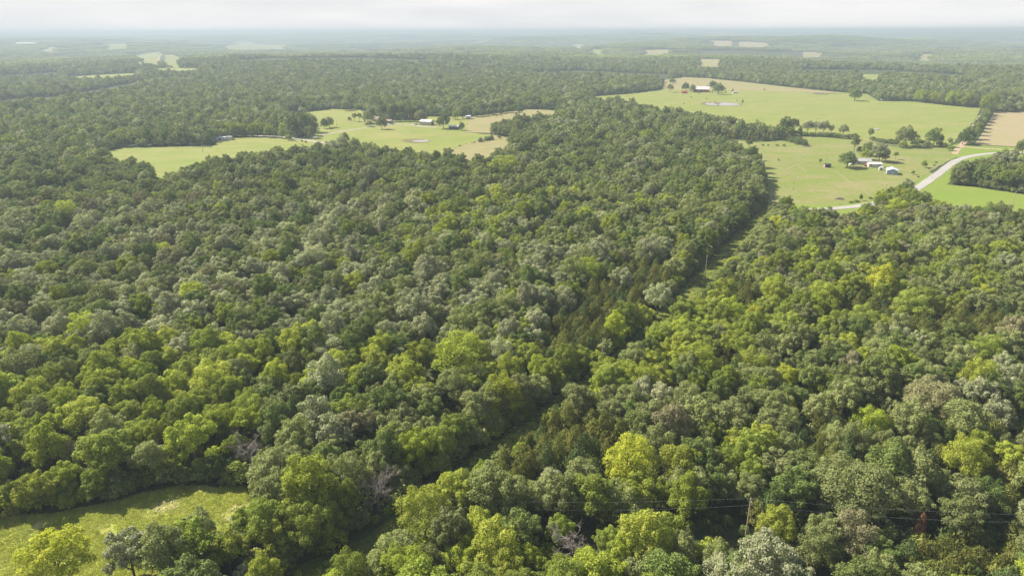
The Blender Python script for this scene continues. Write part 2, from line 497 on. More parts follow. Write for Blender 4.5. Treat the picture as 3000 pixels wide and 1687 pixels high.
# near clearing and the mown line through the wood
clearing = P([(-500, 1560), (0, 1509), (162, 1505), (284, 1477), (527, 1424), (709, 1424), (735, 1440, 5), (700, 1475, 8), (610, 1508, 9.5), (500, 1538, 10), (420, 1562, 10), (340, 1590, 10), (305, 1650, 9), (275, 1760, 8), (250, 2100), (-700, 2300)])
sheet('meadow', clearing, M_MEADOW, jag=.8, clear=1.2)
cut_pts = [unproj(2262, 583, 5), unproj(2160, 680, 6), unproj(2060, 790, 6), unproj(1950, 905, 5), unproj(1840, 1010, 3), unproj(1600, 1190, 3), unproj(1330, 1390, 3), unproj(1120, 1580, 3), unproj(930, 1700, 0), unproj(700, 1950, 0)]
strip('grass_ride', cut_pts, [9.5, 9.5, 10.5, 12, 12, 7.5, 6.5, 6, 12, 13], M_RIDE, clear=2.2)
# far clearings: thin strips of pasture among the woods
FAR = [
    ('field', M_PAST, [(177, 228), (260, 222), (396, 215), (398, 223, T), (300, 230, T), (250, 233, T)]),
    ('field', M_PAST, [(460, 201), (590, 201), (570, 208, T), (530, 211, T), (470, 208, T)]),
    ('field', M_PAST2, [(380, 168), (430, 158), (468, 152), (460, 176, T), (405, 176, T)]),
    ('field', M_PAST2, [(480, 162), (534, 161), (520, 177, T), (482, 177, T)]),
    ('dry_field', M_HAY, [(262, 172), (285, 174), (313, 186), (300, 188, 6)]),
    ('field', M_PAST2, [(655, 133), (690, 122), (733, 120), (742, 131), (840, 131), (838, 140, T), (660, 140, T)]),
    ('field', M_PAST, [(1722, 146), (1778, 147), (1776, 154, T), (1722, 154, T)]),
    ('dry_field', M_TAN, [(1890, 147), (1960, 147), (1957, 155, T), (1892, 155, T)]),
    ('dry_field', M_HAY, [(2082, 121), (2145, 121), (2142, 131, T), (2084, 131, T)]),
    ('dry_field', M_HAY, [(2165, 124), (2200, 124), (2252, 127), (2250, 134, T), (2170, 134, T)]),
    ('dry_field', M_TAN, [(2350, 153), (2410, 154), (2408, 161, T), (2352, 161, T)]),
    ('dry_field', M_TAN, [(2698, 160), (2742, 160), (2740, 168, T), (2700, 168, T)]),
    ('dry_field', M_TAN, [(2050, 174), (2112, 175), (2110, 186, T), (2054, 186, T)]),
    ('field', M_PAST, [(2522, 219), (2575, 219), (2571, 236, T), (2535, 236, T)]),
    ('dry_field', M_TAN, [(1675, 131), (1715, 131), (1713, 137, T), (1676, 137, T)]),
    ('dry_field', M_TAN, [(1395, 117), (1435, 117), (1433, 122, T), (1396, 122, T)]),
    ('dry_field', M_TAN, [(128, 140), (165, 139), (165, 147, T), (130, 147, T)]),
    ('field', M_PAST2, [(300, 131), (370, 131), (368, 138, T), (304, 138, T)]),
    ('field', M_PAST2, [(180, 103), (230, 103), (228, 109, T), (182, 109, T)]),
]
for nm, mt, pp in FAR:
    far_ = max(p[1] for p in pp) < 195
    pp = [(p[0], p[1], 20) if len(p) > 2 and p[2] == T and far_ else p for p in pp]
    sheet(nm, P(pp), mt, cell=60, clear=2, jag=6 if far_ else 2)

# narrow breaks in the distant woods: no sheet of their own, only the far wall of trees shows
for pp in ([(0, 294), (160, 284), (300, 260), (420, 238), (420, 240, 11), (300, 263, 11), (160, 287, 11), (0, 298, 11)],
           [(2350, 204), (2600, 206), (2827, 220), (2827, 226, 11), (2600, 212, 11), (2350, 209, 11)],
           [(1560, 212), (1700, 207), (1960, 219), (1960, 224, 11), (1700, 212, 11), (1560, 216, 11)],
           [(0, 222), (170, 212), (170, 214, 11), (0, 225, 11)],
           [(2040, 150), (2340, 155), (2340, 162, 14), (2040, 158, 14)],
           [(700, 176), (1000, 170), (1250, 176), (1250, 180, 11), (1000, 174, 11), (700, 180, 11)]):
    OPEN.append((P(pp), 1))

# roads and drives
paved = [unproj(*p) for p in ((2310, 625), (2345, 620), (2388, 615), (2500, 606), (2571, 594), (2640, 575), (2690, 550), (2745, 512), (2790, 478), (2815, 466), (2850, 457), (2900, 450.5), (2960, 447), (3000, 448), (3120, 452), (3300, 458))]
strip('road', paved, 6.0, M_ASPH, lift=.14, clear=3.2)
strip('dirt_road', [unproj(*p) for p in ((2796, 452), (2806, 436), (2822, 420), (2848, 378), (2872, 343), (2888, 331), (2905, 318), (2950, 290))], 4.6, M_DIRT, lift=.10, clear=1.5)
strip('dirt_road', [unproj(*p) for p in ((2808, 431), (2826, 431), (2860, 434), (2900, 437), (2985, 441), (3200, 450))], [7, 6, 5, 5, 5, 5], M_DIRT, lift=.12, clear=2)
strip('gravel_road', [unproj(*p) for p in ((560, 400), (640, 400), (720, 398), (790, 400), (858, 405), (900, 412), (966, 422), (1010, 430))], 6.0, M_GRAVEL, lift=.12, clear=2)
strip('driveway', [unproj(*p) for p in ((915, 409), (930, 400), (975, 390.5), (1027, 381.5), (1064, 376), (1102, 371), (1150, 368.5))], 4.2, M_GRAVEL, lift=.10, clear=3)
strip('driveway', [unproj(*p) for p in ((1130, 364), (1160, 364.5), (1203, 366), (1240, 372), (1279, 374))], [10, 6, 5, 5, 6], M_GRAVEL, lift=.11, clear=2)
strip('driveway', [unproj(*p) for p in ((2535, 484), (2565, 490.5), (2600, 494), (2640, 502), (2700, 510), (2738, 514))], 2.6, M_PAST, lift=.10, clear=2)
strip('track', [unproj(*p) for p in ((2300, 500), (2330, 484), (2360, 474))], 1.6, M_TAN, lift=.08, clear=0)
strip('track', [unproj(*p) for p in ((2333, 484), (2362, 502))], 1.4, M_TAN, lift=.08, clear=0)
for pp in (((1950, 292), (2060, 300), (2200, 318), (2400, 330), (2620, 352), (2820, 362)), ((2170, 300), (2300, 296), (2470, 285)), ((2390, 398), (2480, 370), (2640, 352)),
           ((1130, 370), (1180, 392), (1260, 400), (1330, 395), (1400, 385)), ((940, 345), (1000, 352), (1060, 368)), ((2180, 440), (2290, 470), (2420, 492), (2500, 540), (2560, 580))):
    strip('cattle_trail', [unproj(*p) for p in pp], 1.5, M_TAN, lift=.09, clear=0, open_=False)
strip('dirt_road', [unproj(*p) for p in ((473, 154), (468, 165), (455, 184))], 9, M_HAY, lift=.4, clear=6)


def disc(px, py, hw, hh, seed, scale=1.0, n=40):
    c = unproj(px, py); e = unproj(px + hw, py); t = unproj(px, py - hh)
    a = np.hypot(*(e - c)); b = np.hypot(*(t - c))
    r_ = np.random.default_rng(seed); ph = r_.uniform(0, 6.28, 4)
    out = []
    for k in range(n):
        th = 2 * math.pi * k / n
        rr = scale * (1 + .07 * math.sin(2 * th + ph[0]) + .06 * math.sin(3 * th + ph[1]) + .035 * math.sin(7 * th + ph[2]))
        out.append(c + np.array([a * math.cos(th), b * math.sin(th)]) * rr)
    return np.array(out)


for (px, py, hw, hh, sd_, off) in ((1220, 413, 42, 5.5, 1, (14, 1.2)), (2110, 305.5, 56, 5.5, 2, (4, .4)), (2405, 275, 24, 2.5, 3, (0, 0)), (2565, 378.5, 11, 2, 4, (0, 0)), (1120, 112, 20, 3, 5, (0, 0))):
    sheet('pond_bank', disc(px, py, hw, hh, sd_), M_MUD if py > 300 and py < 420 else M_TAN, lift=.18, cell=8, clear=2)
    sc_ = .62 if sd_ == 1 else .95
    o = sheet('pond_water', disc(px + off[0], py + off[1], hw * sc_, hh * sc_ * .86, sd_ + 40), M_WATER, lift=.26, cell=8, open_=False)

# ------------------------------------------------------------------ trees
def leaf_quads(pos, nrm, size, r_, jit=.55, asp=1.0):
    n = len(pos)
    nn = nrm + r_.normal(size=(n, 3)) * jit
    nn /= np.linalg.norm(nn, axis=1)[:, None] + 1e-9
    a = r_.normal(size=(n, 3))
    u = np.cross(nn, a); u /= np.linalg.norm(u, axis=1)[:, None] + 1e-9
    v = np.cross(nn, u)
    s = (size * r_.uniform(.65, 1.35, n))[:, None]
    V = np.stack([pos - u * s * .5, pos - v * s * .38 * asp + nn * s * .08, pos + u * s * .55, pos + v * s * .38 * asp + nn * s * .08], 1)
    return V.reshape(-1, 3), np.arange(4 * n)


def broad_lobes(r_, R, z0, z1, nprim):
    zc = z0 + (z1 - z0) * .42; hz = z1 - zc
    L = []
    ga = math.pi * (3 - math.sqrt(5)); o = r_.uniform(0, 6.28)
    for k in range(nprim):
        cz = 1 - 1.45 * (k + .5) / nprim
        s = math.sqrt(max(0, 1 - cz * cz)); th = ga * k + o + r_.normal() * .25
        q = r_.uniform(.60, .86)
        zz = hz if cz > 0 else (zc - z0)
        p = np.array([math.cos(th) * s * R * q, math.sin(th) * s * R * q, zc + cz * zz * (q + .04)])
        rad = R * r_.uniform(.17, .29)
        if r_.random() < .14: continue
        L.append((p, rad))
        for j in range(r_.integers(1, 4)):
            d = np.array([p[0], p[1], (p[2] - zc)]) / R + r_.normal(size=3) * .45 + np.array([0, 0, .25])
            d /= np.linalg.norm(d)
            L.append((p + d * rad * .75, rad * r_.uniform(.38, .6)))
    L.append((np.array([0, 0, zc + .1 * hz]), R * .56))
    return L, zc


def lobe_leaves(L, zc, count, r_, deep=.0):
    sq = np.array([r_.uniform(.82, 1.18), r_.uniform(.82, 1.18), 1.0])
    c = np.array([l[0] * sq for l in L]) + r_.normal(size=(len(L), 3)) * .22; ra = np.array([l[1] for l in L])
    w = ra ** 2 / np.sum(ra ** 2)
    m = int(count * 2.6)
    i = r_.choice(len(L), m, p=w)
    d = r_.normal(size=(m, 3)); d /= np.linalg.norm(d, axis=1)[:, None]
    d[:, 2] = np.where((d[:, 2] < -.2) & (r_.random(m) < .65), -d[:, 2], d[:, 2])
    rr = ra[i] * np.clip(r_.normal(.97, .15, m), .45, 1.5)
    p = c[i] + d * rr[:, None]
    dist = np.linalg.norm(p[:, None, :] - c[None], axis=2)
    inside = (dist < ra[None] * .82)
    inside[np.arange(m), i] = False
    ok = ~inside.any(1)
    p, d = p[ok][:count], d[ok][:count]
    return p, d


def trunk_geo(bm, r_, H, rad, limbs, spread, top=.72):
    lean = r_.normal(size=2) * .02 * H
    pts = [(0, 0, -.3), (lean[0] * .2, lean[1] * .2, H * .2), (lean[0] * .6, lean[1] * .6, H * .45), (lean[0], lean[1], H * top)]
    add_tube(bm, pts, [rad * 1.25, rad, rad * .75, rad * .25], 7)
    for k in range(limbs):
        a = 2 * math.pi * k / limbs + r_.uniform(-.4, .4); h0 = H * r_.uniform(.3, .55)
        e = spread * r_.uniform(.5, .8)
        m = Vector((math.cos(a) * e * .5, math.sin(a) * e * .5, h0 + H * .12))
        add_tube(bm, [(lean[0] * .5, lean[1] * .5, h0), m, (math.cos(a) * e, math.sin(a) * e, h0 + H * r_.uniform(.2, .34))], [rad * .5, rad * .3, rad * .08], 5)


def make_broad(seed, R, H, base, nprim, leaves, size, jit=.55):
    r_ = np.random.default_rng(seed)
    L, zc = broad_lobes(r_, R, H * base, H, nprim)
    p, d = lobe_leaves(L, zc, leaves, r_)
    return leaf_quads(p, d, size, r_, jit)


def make_cedar(seed, R, H, leaves, size, rag=1.0):
    r_ = np.random.default_rng(seed)
    # an upright ragged cone of many short sprays
    n = leaves
    h = 1 - np.sqrt(r_.random(n)) * .97
    a = r_.uniform(0, 2 * math.pi, n)
    ph = r_.uniform(0, 6.28, 4)
    prof = np.sin(np.clip((1 - h) * 1.0, 0, 1) ** .75 * math.pi * .56)
    lump = 1 + rag * (.14 * np.sin(3 * a + 9 * h + ph[0]) + .13 * np.sin(5 * a - 17 * h + ph[1]) + .10 * np.sin(31 * h + 2 * a + ph[2]) + .08 * np.sin(9 * a + 23 * h + ph[3]))
    rad = R * prof * lump * np.clip(r_.normal(.93, .12, n), .4, 1.25)
    z = .04 * H + h * H * .96
    p = np.stack([np.cos(a) * rad, np.sin(a) * rad, z], 1)
    d = np.stack([np.cos(a), np.sin(a), np.full(n, .55)], 1)
    d /= np.linalg.norm(d, axis=1)[:, None]
    # sprays stand up and outwards: long thin blades
    nn = d + r_.normal(size=(n, 3)) * .5; nn /= np.linalg.norm(nn, axis=1)[:, None]
    upv = np.array([0, 0, 1.0]) + d * .7 + r_.normal(size=(n, 3)) * .3
    u = upv - nn * np.sum(upv * nn, 1)[:, None]; u /= np.linalg.norm(u, axis=1)[:, None]
    v = np.cross(nn, u)
    s = (size * r_.uniform(.7, 1.4, n))[:, None]
    V = np.stack([p - u * s * .4, p - v * s * .26, p + u * s * .75, p + v * s * .26], 1)
    return V.reshape(-1, 3), np.arange(4 * n)


BROAD_SHAPES = [  # R, H, base, lobes
    (5.0, 14.5, .26, 28), (5.4, 13.5, .23, 32), (4.4, 15.0, .28, 23), (5.8, 14.0, .20, 36), (4.7, 13.0, .24, 24), (5.2, 15.5, .32, 30), (5.0, 10.5, .03, 32), (4.7, 11.5, .05, 30), (8.0, 13.0, .18, 74)]
CEDAR_SHAPES = [(2.5, 8.5), (2.2, 9.5), (2.9, 8.0)]
HI, MID = {}, {}
TRUNK = []
for k, (R, H, b, npm) in enumerate(BROAD_SHAPES):
    HI[k] = make_broad(50 + k, R, H, b, npm, *((8600, .35) if k < 8 else (21000, .34)), .45)
    MID[k] = make_broad(50 + k, R, H, b, npm, 760, 1.0, .38)
    bm = bmesh.new(); trunk_geo(bm, np.random.default_rng(k), H, .24, 6, R); TRUNK.append(bm_mesh('trunk', bm)); TRUNK[-1].materials.append(BARK)
for k, (R, H) in enumerate(CEDAR_SHAPES):
    HI[10 + k] = make_cedar(80 + k, R, H, 3400, .36)
    MID[10 + k] = make_cedar(80 + k, R, H, 380, 1.0)
bm = bmesh.new(); trunk_geo(bm, np.random.default_rng(9), 8.5, .14, 4, 1.6, .9); CTRUNK = bm_mesh('trunk', bm); CTRUNK.materials.append(BARK)

_cm = {}
def crown_mesh(shape, col, hi=True):
    key = (shape, col, hi)
    if key not in _cm:
        V, Fc = (HI if hi else MID)[shape]
        me = np_mesh('crown', V, Fc, 4); me.materials.append(LEAF[col])
        _cm[key] = me
    return _cm[key]


# ---- where the woods stand
def inside_poly(pts, poly, clear):
    x, y = pts[:, 0], pts[:, 1]
    lo, hi = poly.min(0) - clear, poly.max(0) + clear
    sel = np.where((x >= lo[0]) & (x <= hi[0]) & (y >= lo[1]) & (y <= hi[1]))[0]
    res = np.zeros(len(pts), bool)
    if len(sel) == 0: return res
    X, Y = x[sel], y[sel]
    ins = np.zeros(len(sel), bool); dmin = np.full(len(sel), 1e18)
    n = len(poly)
    for i in range(n):
        x1, y1 = poly[i]; x2, y2 = poly[(i + 1) % n]
        c = ((y1 > Y) != (y2 > Y)) & (X < (x2 - x1) * (Y - y1) / ((y2 - y1) if y2 != y1 else 1e-9) + x1)
        ins ^= c
        L2 = (x2 - x1) ** 2 + (y2 - y1) ** 2 + 1e-9
        t = np.clip(((X - x1) * (x2 - x1) + (Y - y1) * (y2 - y1)) / L2, 0, 1)
        dmin = np.minimum(dmin, (X - x1 - t * (x2 - x1)) ** 2 + (Y - y1 - t * (y2 - y1)) ** 2)
    res[sel] = ins | (dmin < clear ** 2)
    return res


def is_open(pts, extra=0.0):
    m = np.zeros(len(pts), bool)
    for poly, cl in OPEN:
        m |= inside_poly(pts, poly, cl + extra)
    return m


def jgrid(r0, r1, sp, ang, jit=.38, seed=0):
    r_ = np.random.default_rng(seed)
    nx = int(2 * r1 * math.sin(ang) / sp) + 2; ny = int(r1 / (sp * .87)) + 2
    ix, iy = np.meshgrid(np.arange(nx), np.arange(ny))
    x = (ix + .5 * (iy % 2) - nx / 2) * sp; y = iy * sp * .87
    x = x.ravel() + r_.normal(size=x.size) * sp * jit * .6; y = y.ravel() + r_.normal(size=y.size) * sp * jit * .6
    r = np.hypot(x, y); a = np.abs(np.arctan2(x, y))
    k = (r >= r0) & (r < r1) & (a < ang)
    return np.stack([x[k], y[k]], 1)


# ---- single trees the photograph picks out: px, py of crown centre, crown width px, colour, shape, label
SPECIAL_NEAR = [
    (1850, 1345, 150, 'yellow', 3, 'bright yellow-green hickory glowing among dull green oaks beside the olive cedars', 'hickory_tree'),
    (2500, 1425, 250, 'grey', 8, 'broad grey-green oak towering over the dark gap along the wires', 'oak_tree'),
    (2735, 1165, 165, 'brown', 8, 'large round oak with brownish-grey bloomed crown above low cedars', 'oak_tree'),
    (155, 1625, 200, 'yellow', 1, 'yellow-green spreading tree alone in the corner of the sunlit meadow', 'hickory_tree'),
    (375, 1610, 130, 'silver', 2, 'grey-green upright oak at the meadow edge above the yellow bushes', 'oak_tree'),
    (910, 985, 90, 'yellow', 0, 'small bright yellow-green hickory inside the dull grey-green oak wood', 'hickory_tree'),
    (250, 960, 110, 'ygreen', 3, 'yellow-green hickory crown standing among silvery oaks on the west side', 'hickory_tree'),
    (375, 775, 66, 'ygreen', 4, 'little light green round crown amid the grey oak canopy', 'hickory_tree'),
    (500, 755, 100, 'brown', 1, 'flat brownish-tan oak crown amid the grey-green canopy', 'oak_tree'),
    (135, 1300, 120, 'ygreen', 0, 'golden-green leafy tree beside bare branches near the meadow', 'hickory_tree'),
    (1350, 1030, 170, 'ygreen', 3, 'large light yellow-green crown ahead of the shadowed oak slope', 'hickory_tree'),
    (1240, 1480, 150, 'ygreen', 3, 'dense fresh yellow-green dome just beyond the end of the grass ride', 'hickory_tree'),
    (1480, 480, 110, 'ygreen', 3, 'pale yellow-green crown bulging from the wood south of the dry field', 'hickory_tree'),
    (2720, 880, 100, 'green', 1, 'broad fresh green crown above the belt of olive cedars', 'hickory_tree'),
    (560, 1275, 130, 'ygreen', 2, 'bright yellow-green tree at the shaded north rim of the meadow', 'hickory_tree'),
    (660, 1590, 120, 'ygreen', 4, 'vivid yellow-green tree in the spinney between meadow and grass ride', 'hickory_tree'),
    (1010, 1150, 80, 'dark', 2, 'narrow dark oak standing in front of the yellow-green wood', 'oak_tree'),
    (770, 1640, 110, 'ygreen', 0, 'bright green bushy tree in the spinney beside the grass ride', 'hickory_tree'),
    (1930, 860, 80, 'silver', 1, 'pale grey round crown beside the dark grass ride', 'oak_tree'),
    (2120, 860, 90, 'ygreen', 0, 'yellow-green round crown at the edge of the dark ride', 'hickory_tree'),
]
DEAD_NEAR = [(1675, 1575, 95, 'bare grey dead tree spreading its branches in a gap among the green crowns'),
             (1105, 1410, 90, 'leafless pale snag leaning beside the shaded wood edge'),
             (725, 1300, 80, 'dead brown tree with fine bare twigs above the meadow rim'),
             (2310, 800, 60, 'dead greyish tree with bare twigs amid the upper east wood'),
             (212, 1298, 40, 'slim bare dead tree between yellow-green crowns by the meadow')]
keep_out = []      # x, y, radius
spec_list = []
for (px, py, wpx, col, shp, lab, nm) in SPECIAL_NEAR:
    H0 = BROAD_SHAPES[shp][1]
    g = unproj(px, py, H0 * .62)
    dep = proj(g[0], g[1], H0 * .6)[2]
    s = (wpx / F * dep) / (2 * BROAD_SHAPES[shp][0])
    sz = min(max(s, .62), 1.0)
    spec_list.append((g[0], g[1], s, sz, col, shp, lab, nm))
    keep_out.append((g[0], g[1], s * BROAD_SHAPES[shp][0] * .95))
dead_list = []
for (px, py, wpx, lab) in DEAD_NEAR:
    g = unproj(px, py, 8)
    dep = proj(g[0], g[1], 8)[2]
    dead_list.append((g[0], g[1], wpx / F * dep, lab))
    keep_out.append((g[0], g[1], max(3.6, wpx / F * dep * .42)))

# the cut under the wires
w0, w1, w2 = unproj(1290, 1463, 10.2), unproj(2200, 1461, 10.2), unproj(3170, 1512, 10.2)
for a, b in ((w0, w1), (w1, w2)):
    for t in np.linspace(0, 1, 40):
        q = a + (b - a) * t
        keep_out.append((q[0], q[1], .9))

for dy in (0, 4, 8): keep_out.append((w1[0] * (1 - dy / 150), w1[1] - dy, 1.6))
CEDAR_ZONES = [([(1850, 740), (2010, 735), (1960, 800), (1860, 900), (1730, 1000), (1590, 1040), (1540, 1000), (1680, 850)], .94),
               ([(1500, 1200), (1640, 1180), (1840, 1210), (1850, 1310), (1700, 1370), (1560, 1430), (1460, 1350)], .96),
               ([(2010, 780), (2230, 800), (2210, 890), (1970, 860)], .93),
               ([(2480, 850), (3000, 890), (3000, 985), (2430, 930)], .9),
               ([(2640, 1520), (3000, 1490), (3000, 1720), (2660, 1720)], .72),
               ([(2300, 1140), (3000, 1170), (3000, 1420), (2600, 1400), (2280, 1260)], .55),
               ([(2210, 1420), (2400, 1390), (2420, 1500), (2230, 1510)], .85),
               ([(2020, 372), (2270, 385), (2280, 412), (2060, 408)], .9),
               ([(1540, 620), (1720, 640), (1700, 720), (1520, 700)], .35),
               ([(1240, 1080), (1560, 1060), (1600, 1120), (1300, 1160)], .35)]


def in_px(px, py, poly):
    return inside_poly(np.stack([px, py], 1), np.array(poly, float), 0)


def choose(x, y, r_):
    """colour and shape for each tree of the wood, by stands"""
    px, py, de = proj(x, y, Hgt(x, y) + 8)
    n = len(x); u = r_.random(n)
    nz_ = lonoise(x, y, 110, 3) * .55 + lonoise(x, y, 34, 4) * .42
    yel = np.full(n, .10); yel = np.where((px < 1700) & (py > 540) & (py < 950), .05, yel)
    yel = np.where((py > 850) & (px > 1650), .58, yel)
    yel = np.where((py > 1000) & (px <= 1650), .52, yel)
    yel = np.where((py > 560) & (px > 1780) & (py < 860), .30, yel)
    yel = np.where((px > 1250) & (px <= 1780) & (py > 480) & (py < 900), .24, yel)
    yel = np.where((py > 1380) & (px > 2100), .12, yel)
    yel = np.where((py > 1000) & (px > 2250) & (py < 1400), .22, yel)
    yel = np.where(py < 540, .07, yel)
    yel = np.clip(yel + nz_ * .9 * (yel + .1) * 2, .02, .9)
    col = np.empty(n, object)
    v = r_.random(n)
    isy = u < yel
    col[isy & (v < .45)] = 'green'; col[isy & (v >= .45) & (v < .97)] = 'ygreen'; col[isy & (v >= .97)] = 'yellow'; col[isy & (py < 540) & (v > .3)] = 'green'
    silver = np.where((py > 600) & (py < 1050) & (px < 1700), .46, .04) + lonoise(x, y, 60, 8) * .28
    q = r_.random(n)
    o = ~isy
    col[o] = 'grey'
    col[o & (q < silver)] = 'silver'
    col[o & (q > .72 - .12 * (py < 560))] = 'dark'
    col[o & (q > .972) & (py > 540)] = 'brown'
    col[o & (q > .88) & (px > 2350) & (py > 620) & (py < 850)] = 'brown'
    shp = r_.integers(0, 6, n)
    ced = np.zeros(n)
    for z, pr in CEDAR_ZONES: ced = np.where(in_px(px, py, z), pr, ced)
    ced = np.maximum(ced, .025 + .05 * (py > 900))
    c = r_.random(n) < ced
    shp[c] = 10 + r_.integers(0, 3, c.sum())
    col[c] = np.where(r_.random(c.sum()) < .78, 'cedar', 'dcedar')
    zone = ced > .3
    return col, shp, zone, px, py, de


def drop(pts, r0):
    k = np.ones(len(pts), bool)
    for (x, y, rad) in keep_out:
        k &= (pts[:, 0] - x) ** 2 + (pts[:, 1] - y) ** 2 > (rad + r0) ** 2
    return pts[k]


ANG = math.radians(46)
A1, A2, A3 = 640.0, 2300.0, 6800.0
ptsA = jgrid(70, A1, 6.0, ANG, seed=1)
ptsA = drop(ptsA[~is_open(ptsA, -.4)], 2.2)
colA, shpA, zoneA, pxA, pyA, deA = choose(ptsA[:, 0], ptsA[:, 1], rng)
# cedar stands are young and close together: replant the zones at half the spacing
zc_ = (shpA >= 10) & zoneA
ptsA, colA, shpA, zoneA, pxA, pyA, deA = [q_[~zc_] for q_ in (ptsA, colA, shpA, zoneA, pxA, pyA, deA)]
ptsC = jgrid(70, A1, 3.1, ANG, .45, seed=8)
ptsC = drop(ptsC[~is_open(ptsC)], 1.2)
colC, shpC, zoneC, pxC, pyC, deC = choose(ptsC[:, 0], ptsC[:, 1], rng)
kc = zoneC & (shpC >= 10) & (rng.random(len(ptsC)) < .92)
# not inside the crowns that stay
tall = ptsA[zoneA]
if len(tall):
    dd_ = np.array([np.min((tall[:, 0] - p_[0]) ** 2 + (tall[:, 1] - p_[1]) ** 2) if k_ else 0 for p_, k_ in zip(ptsC, kc)])
    kc &= dd_ > 2.4 ** 2
ptsA = np.concatenate([ptsA, ptsC[kc]]); colA = np.concatenate([colA, colC[kc]]); shpA = np.concatenate([shpA, shpC[kc]]); zoneA = np.concatenate([zoneA, zoneC[kc]])
pxA = np.concatenate([pxA, pxC[kc]]); pyA = np.concatenate([pyA, pyC[kc]]); deA = np.concatenate([deA, deC[kc]])
isc = shpA >= 10
sA = np.clip(rng.normal(.78, .17, len(ptsA)), .42, 1.25)
hA = (sA * .62 + .28) * rng.uniform(.80, 1.18, len(ptsA))
sA[isc] = np.clip(rng.normal(.78, .16, isc.sum()), .45, 1.15); hA[isc] = sA[isc] * rng.uniform(.85, 1.2, isc.sum())
rd = np.array(cut_pts[:6]); ride_n = np.full(len(ptsA), 1e9)
for i in range(len(rd) - 1):
    a_, b_ = rd[i], rd[i + 1]; L_ = np.hypot(*(b_ - a_)); u_ = (b_ - a_) / L_
    al = (ptsA - a_) @ u_; sid = (ptsA - a_) @ np.array([-u_[1], u_[0]])
    ok_ = (al > -3) & (al < L_ + 3) & (sid > 0)
    ride_n = np.where(ok_, np.minimum(ride_n, sid), ride_n)
hA = np.where(ride_n < 26, hA * (.76 + .2 * np.clip(ride_n / 26, 0, 1)), hA)
rotA = rng.uniform(0, 6.28, len(ptsA))

COLS = list(LEAF)
# real objects: the 300 of each kind that show largest
KIND = {'oak': ('grey', 'silver', 'dark', 'brown'), 'hickory': ('green', 'ygreen', 'yellow'), 'cedar': ('cedar', 'dcedar')}
NAMEC = {'grey': 'grey-green', 'silver': 'silvery grey-green', 'dark': 'dark green', 'brown': 'brownish', 'green': 'fresh green', 'ygreen': 'yellow-green', 'yellow': 'bright yellow', 'cedar': 'olive', 'dcedar': 'dark green'}
ones = 'zero one two three four five six seven eight nine ten eleven twelve thirteen fourteen fifteen sixteen seventeen eighteen nineteen'.split()
tens = 'x x twenty thirty forty fifty sixty seventy eighty ninety'.split()


def num(n):
    n = int(n)
    if n < 20: return ones[max(n, 0)]
    return tens[n // 10] + ('-' + ones[n % 10] if n % 10 else '')


used_labels = set()


def place_label(base, px, py, de):
    """look first, then the place in the photograph"""
    X, Y = px / 30.0, py / 16.87
    for dx, dy in ((0, 0), (0, 1), (1, 0), (-1, 0), (0, -1), (1, 1), (-1, 1), (2, 0), (-2, 0)):
        t = f'{base}, {num(min(99, max(0, round(X) + dx)))} percent across, {num(min(99, max(0, round(Y) + dy)))} percent down the photo'
        if t not in used_labels:
            used_labels.add(t); return t
    return t


GROUP = {'oak': 'oaks crowded in the nearer wood', 'hickory': 'yellow-green hickories in the nearer wood', 'cedar': 'cedars in the nearer wood'}


def tree(name, x, y, s, sz, rot, shape, col, label, group, hi=True, cat=None):
    root = empty(name, (x, y, float(Hgt(x, y))), rot, (s, s, sz))
    tag(root, label, cat or name.replace('_', ' '), group)
    t = bpy.data.objects.new('trunk', CTRUNK if shape >= 10 else TRUNK[shape]); C.objects.link(t); t.parent = root
    c = bpy.data.objects.new('crown', crown_mesh(shape, col, hi)); C.objects.link(c); c.parent = root
    return root


real = np.zeros(len(ptsA), bool)
inv = (pxA > -60) & (pxA < 3060) & (pyA > 0) & (pyA < 1760)
pxc, pyc, _ = proj(ptsA[:, 0], ptsA[:, 1], np.where(isc, 6, 10) * hA)
showA = sA / deA
for kd, cols in KIND.items():
    m = np.isin(colA.astype(str), cols) & inv & (pxc > 5) & (pxc < 2995) & (pyc < 1680)
    idx = np.where(m)[0]
    idx = idx[np.argsort(-showA[idx])][:290]
    real[idx] = True
    for i in idx:
        size = 'small' if sA[i] < .62 else ('large' if sA[i] > .8 else 'medium')
        base = f'{size} {NAMEC[colA[i]]} {kd} ' + ('cone' if kd == 'cedar' else 'crown')
        tree(kd + '_tree', ptsA[i, 0], ptsA[i, 1], sA[i], hA[i], rotA[i], int(shpA[i]), colA[i], place_label(base, pxc[i], pyc[i], 0), GROUP[kd])
for (x, y, s, sz, col, shp, lab, nm) in spec_list:
    tree(nm, x, y, s, sz, rng.uniform(0, 6), shp, col, lab, GROUP['oak' if nm == 'oak_tree' else 'hickory'])


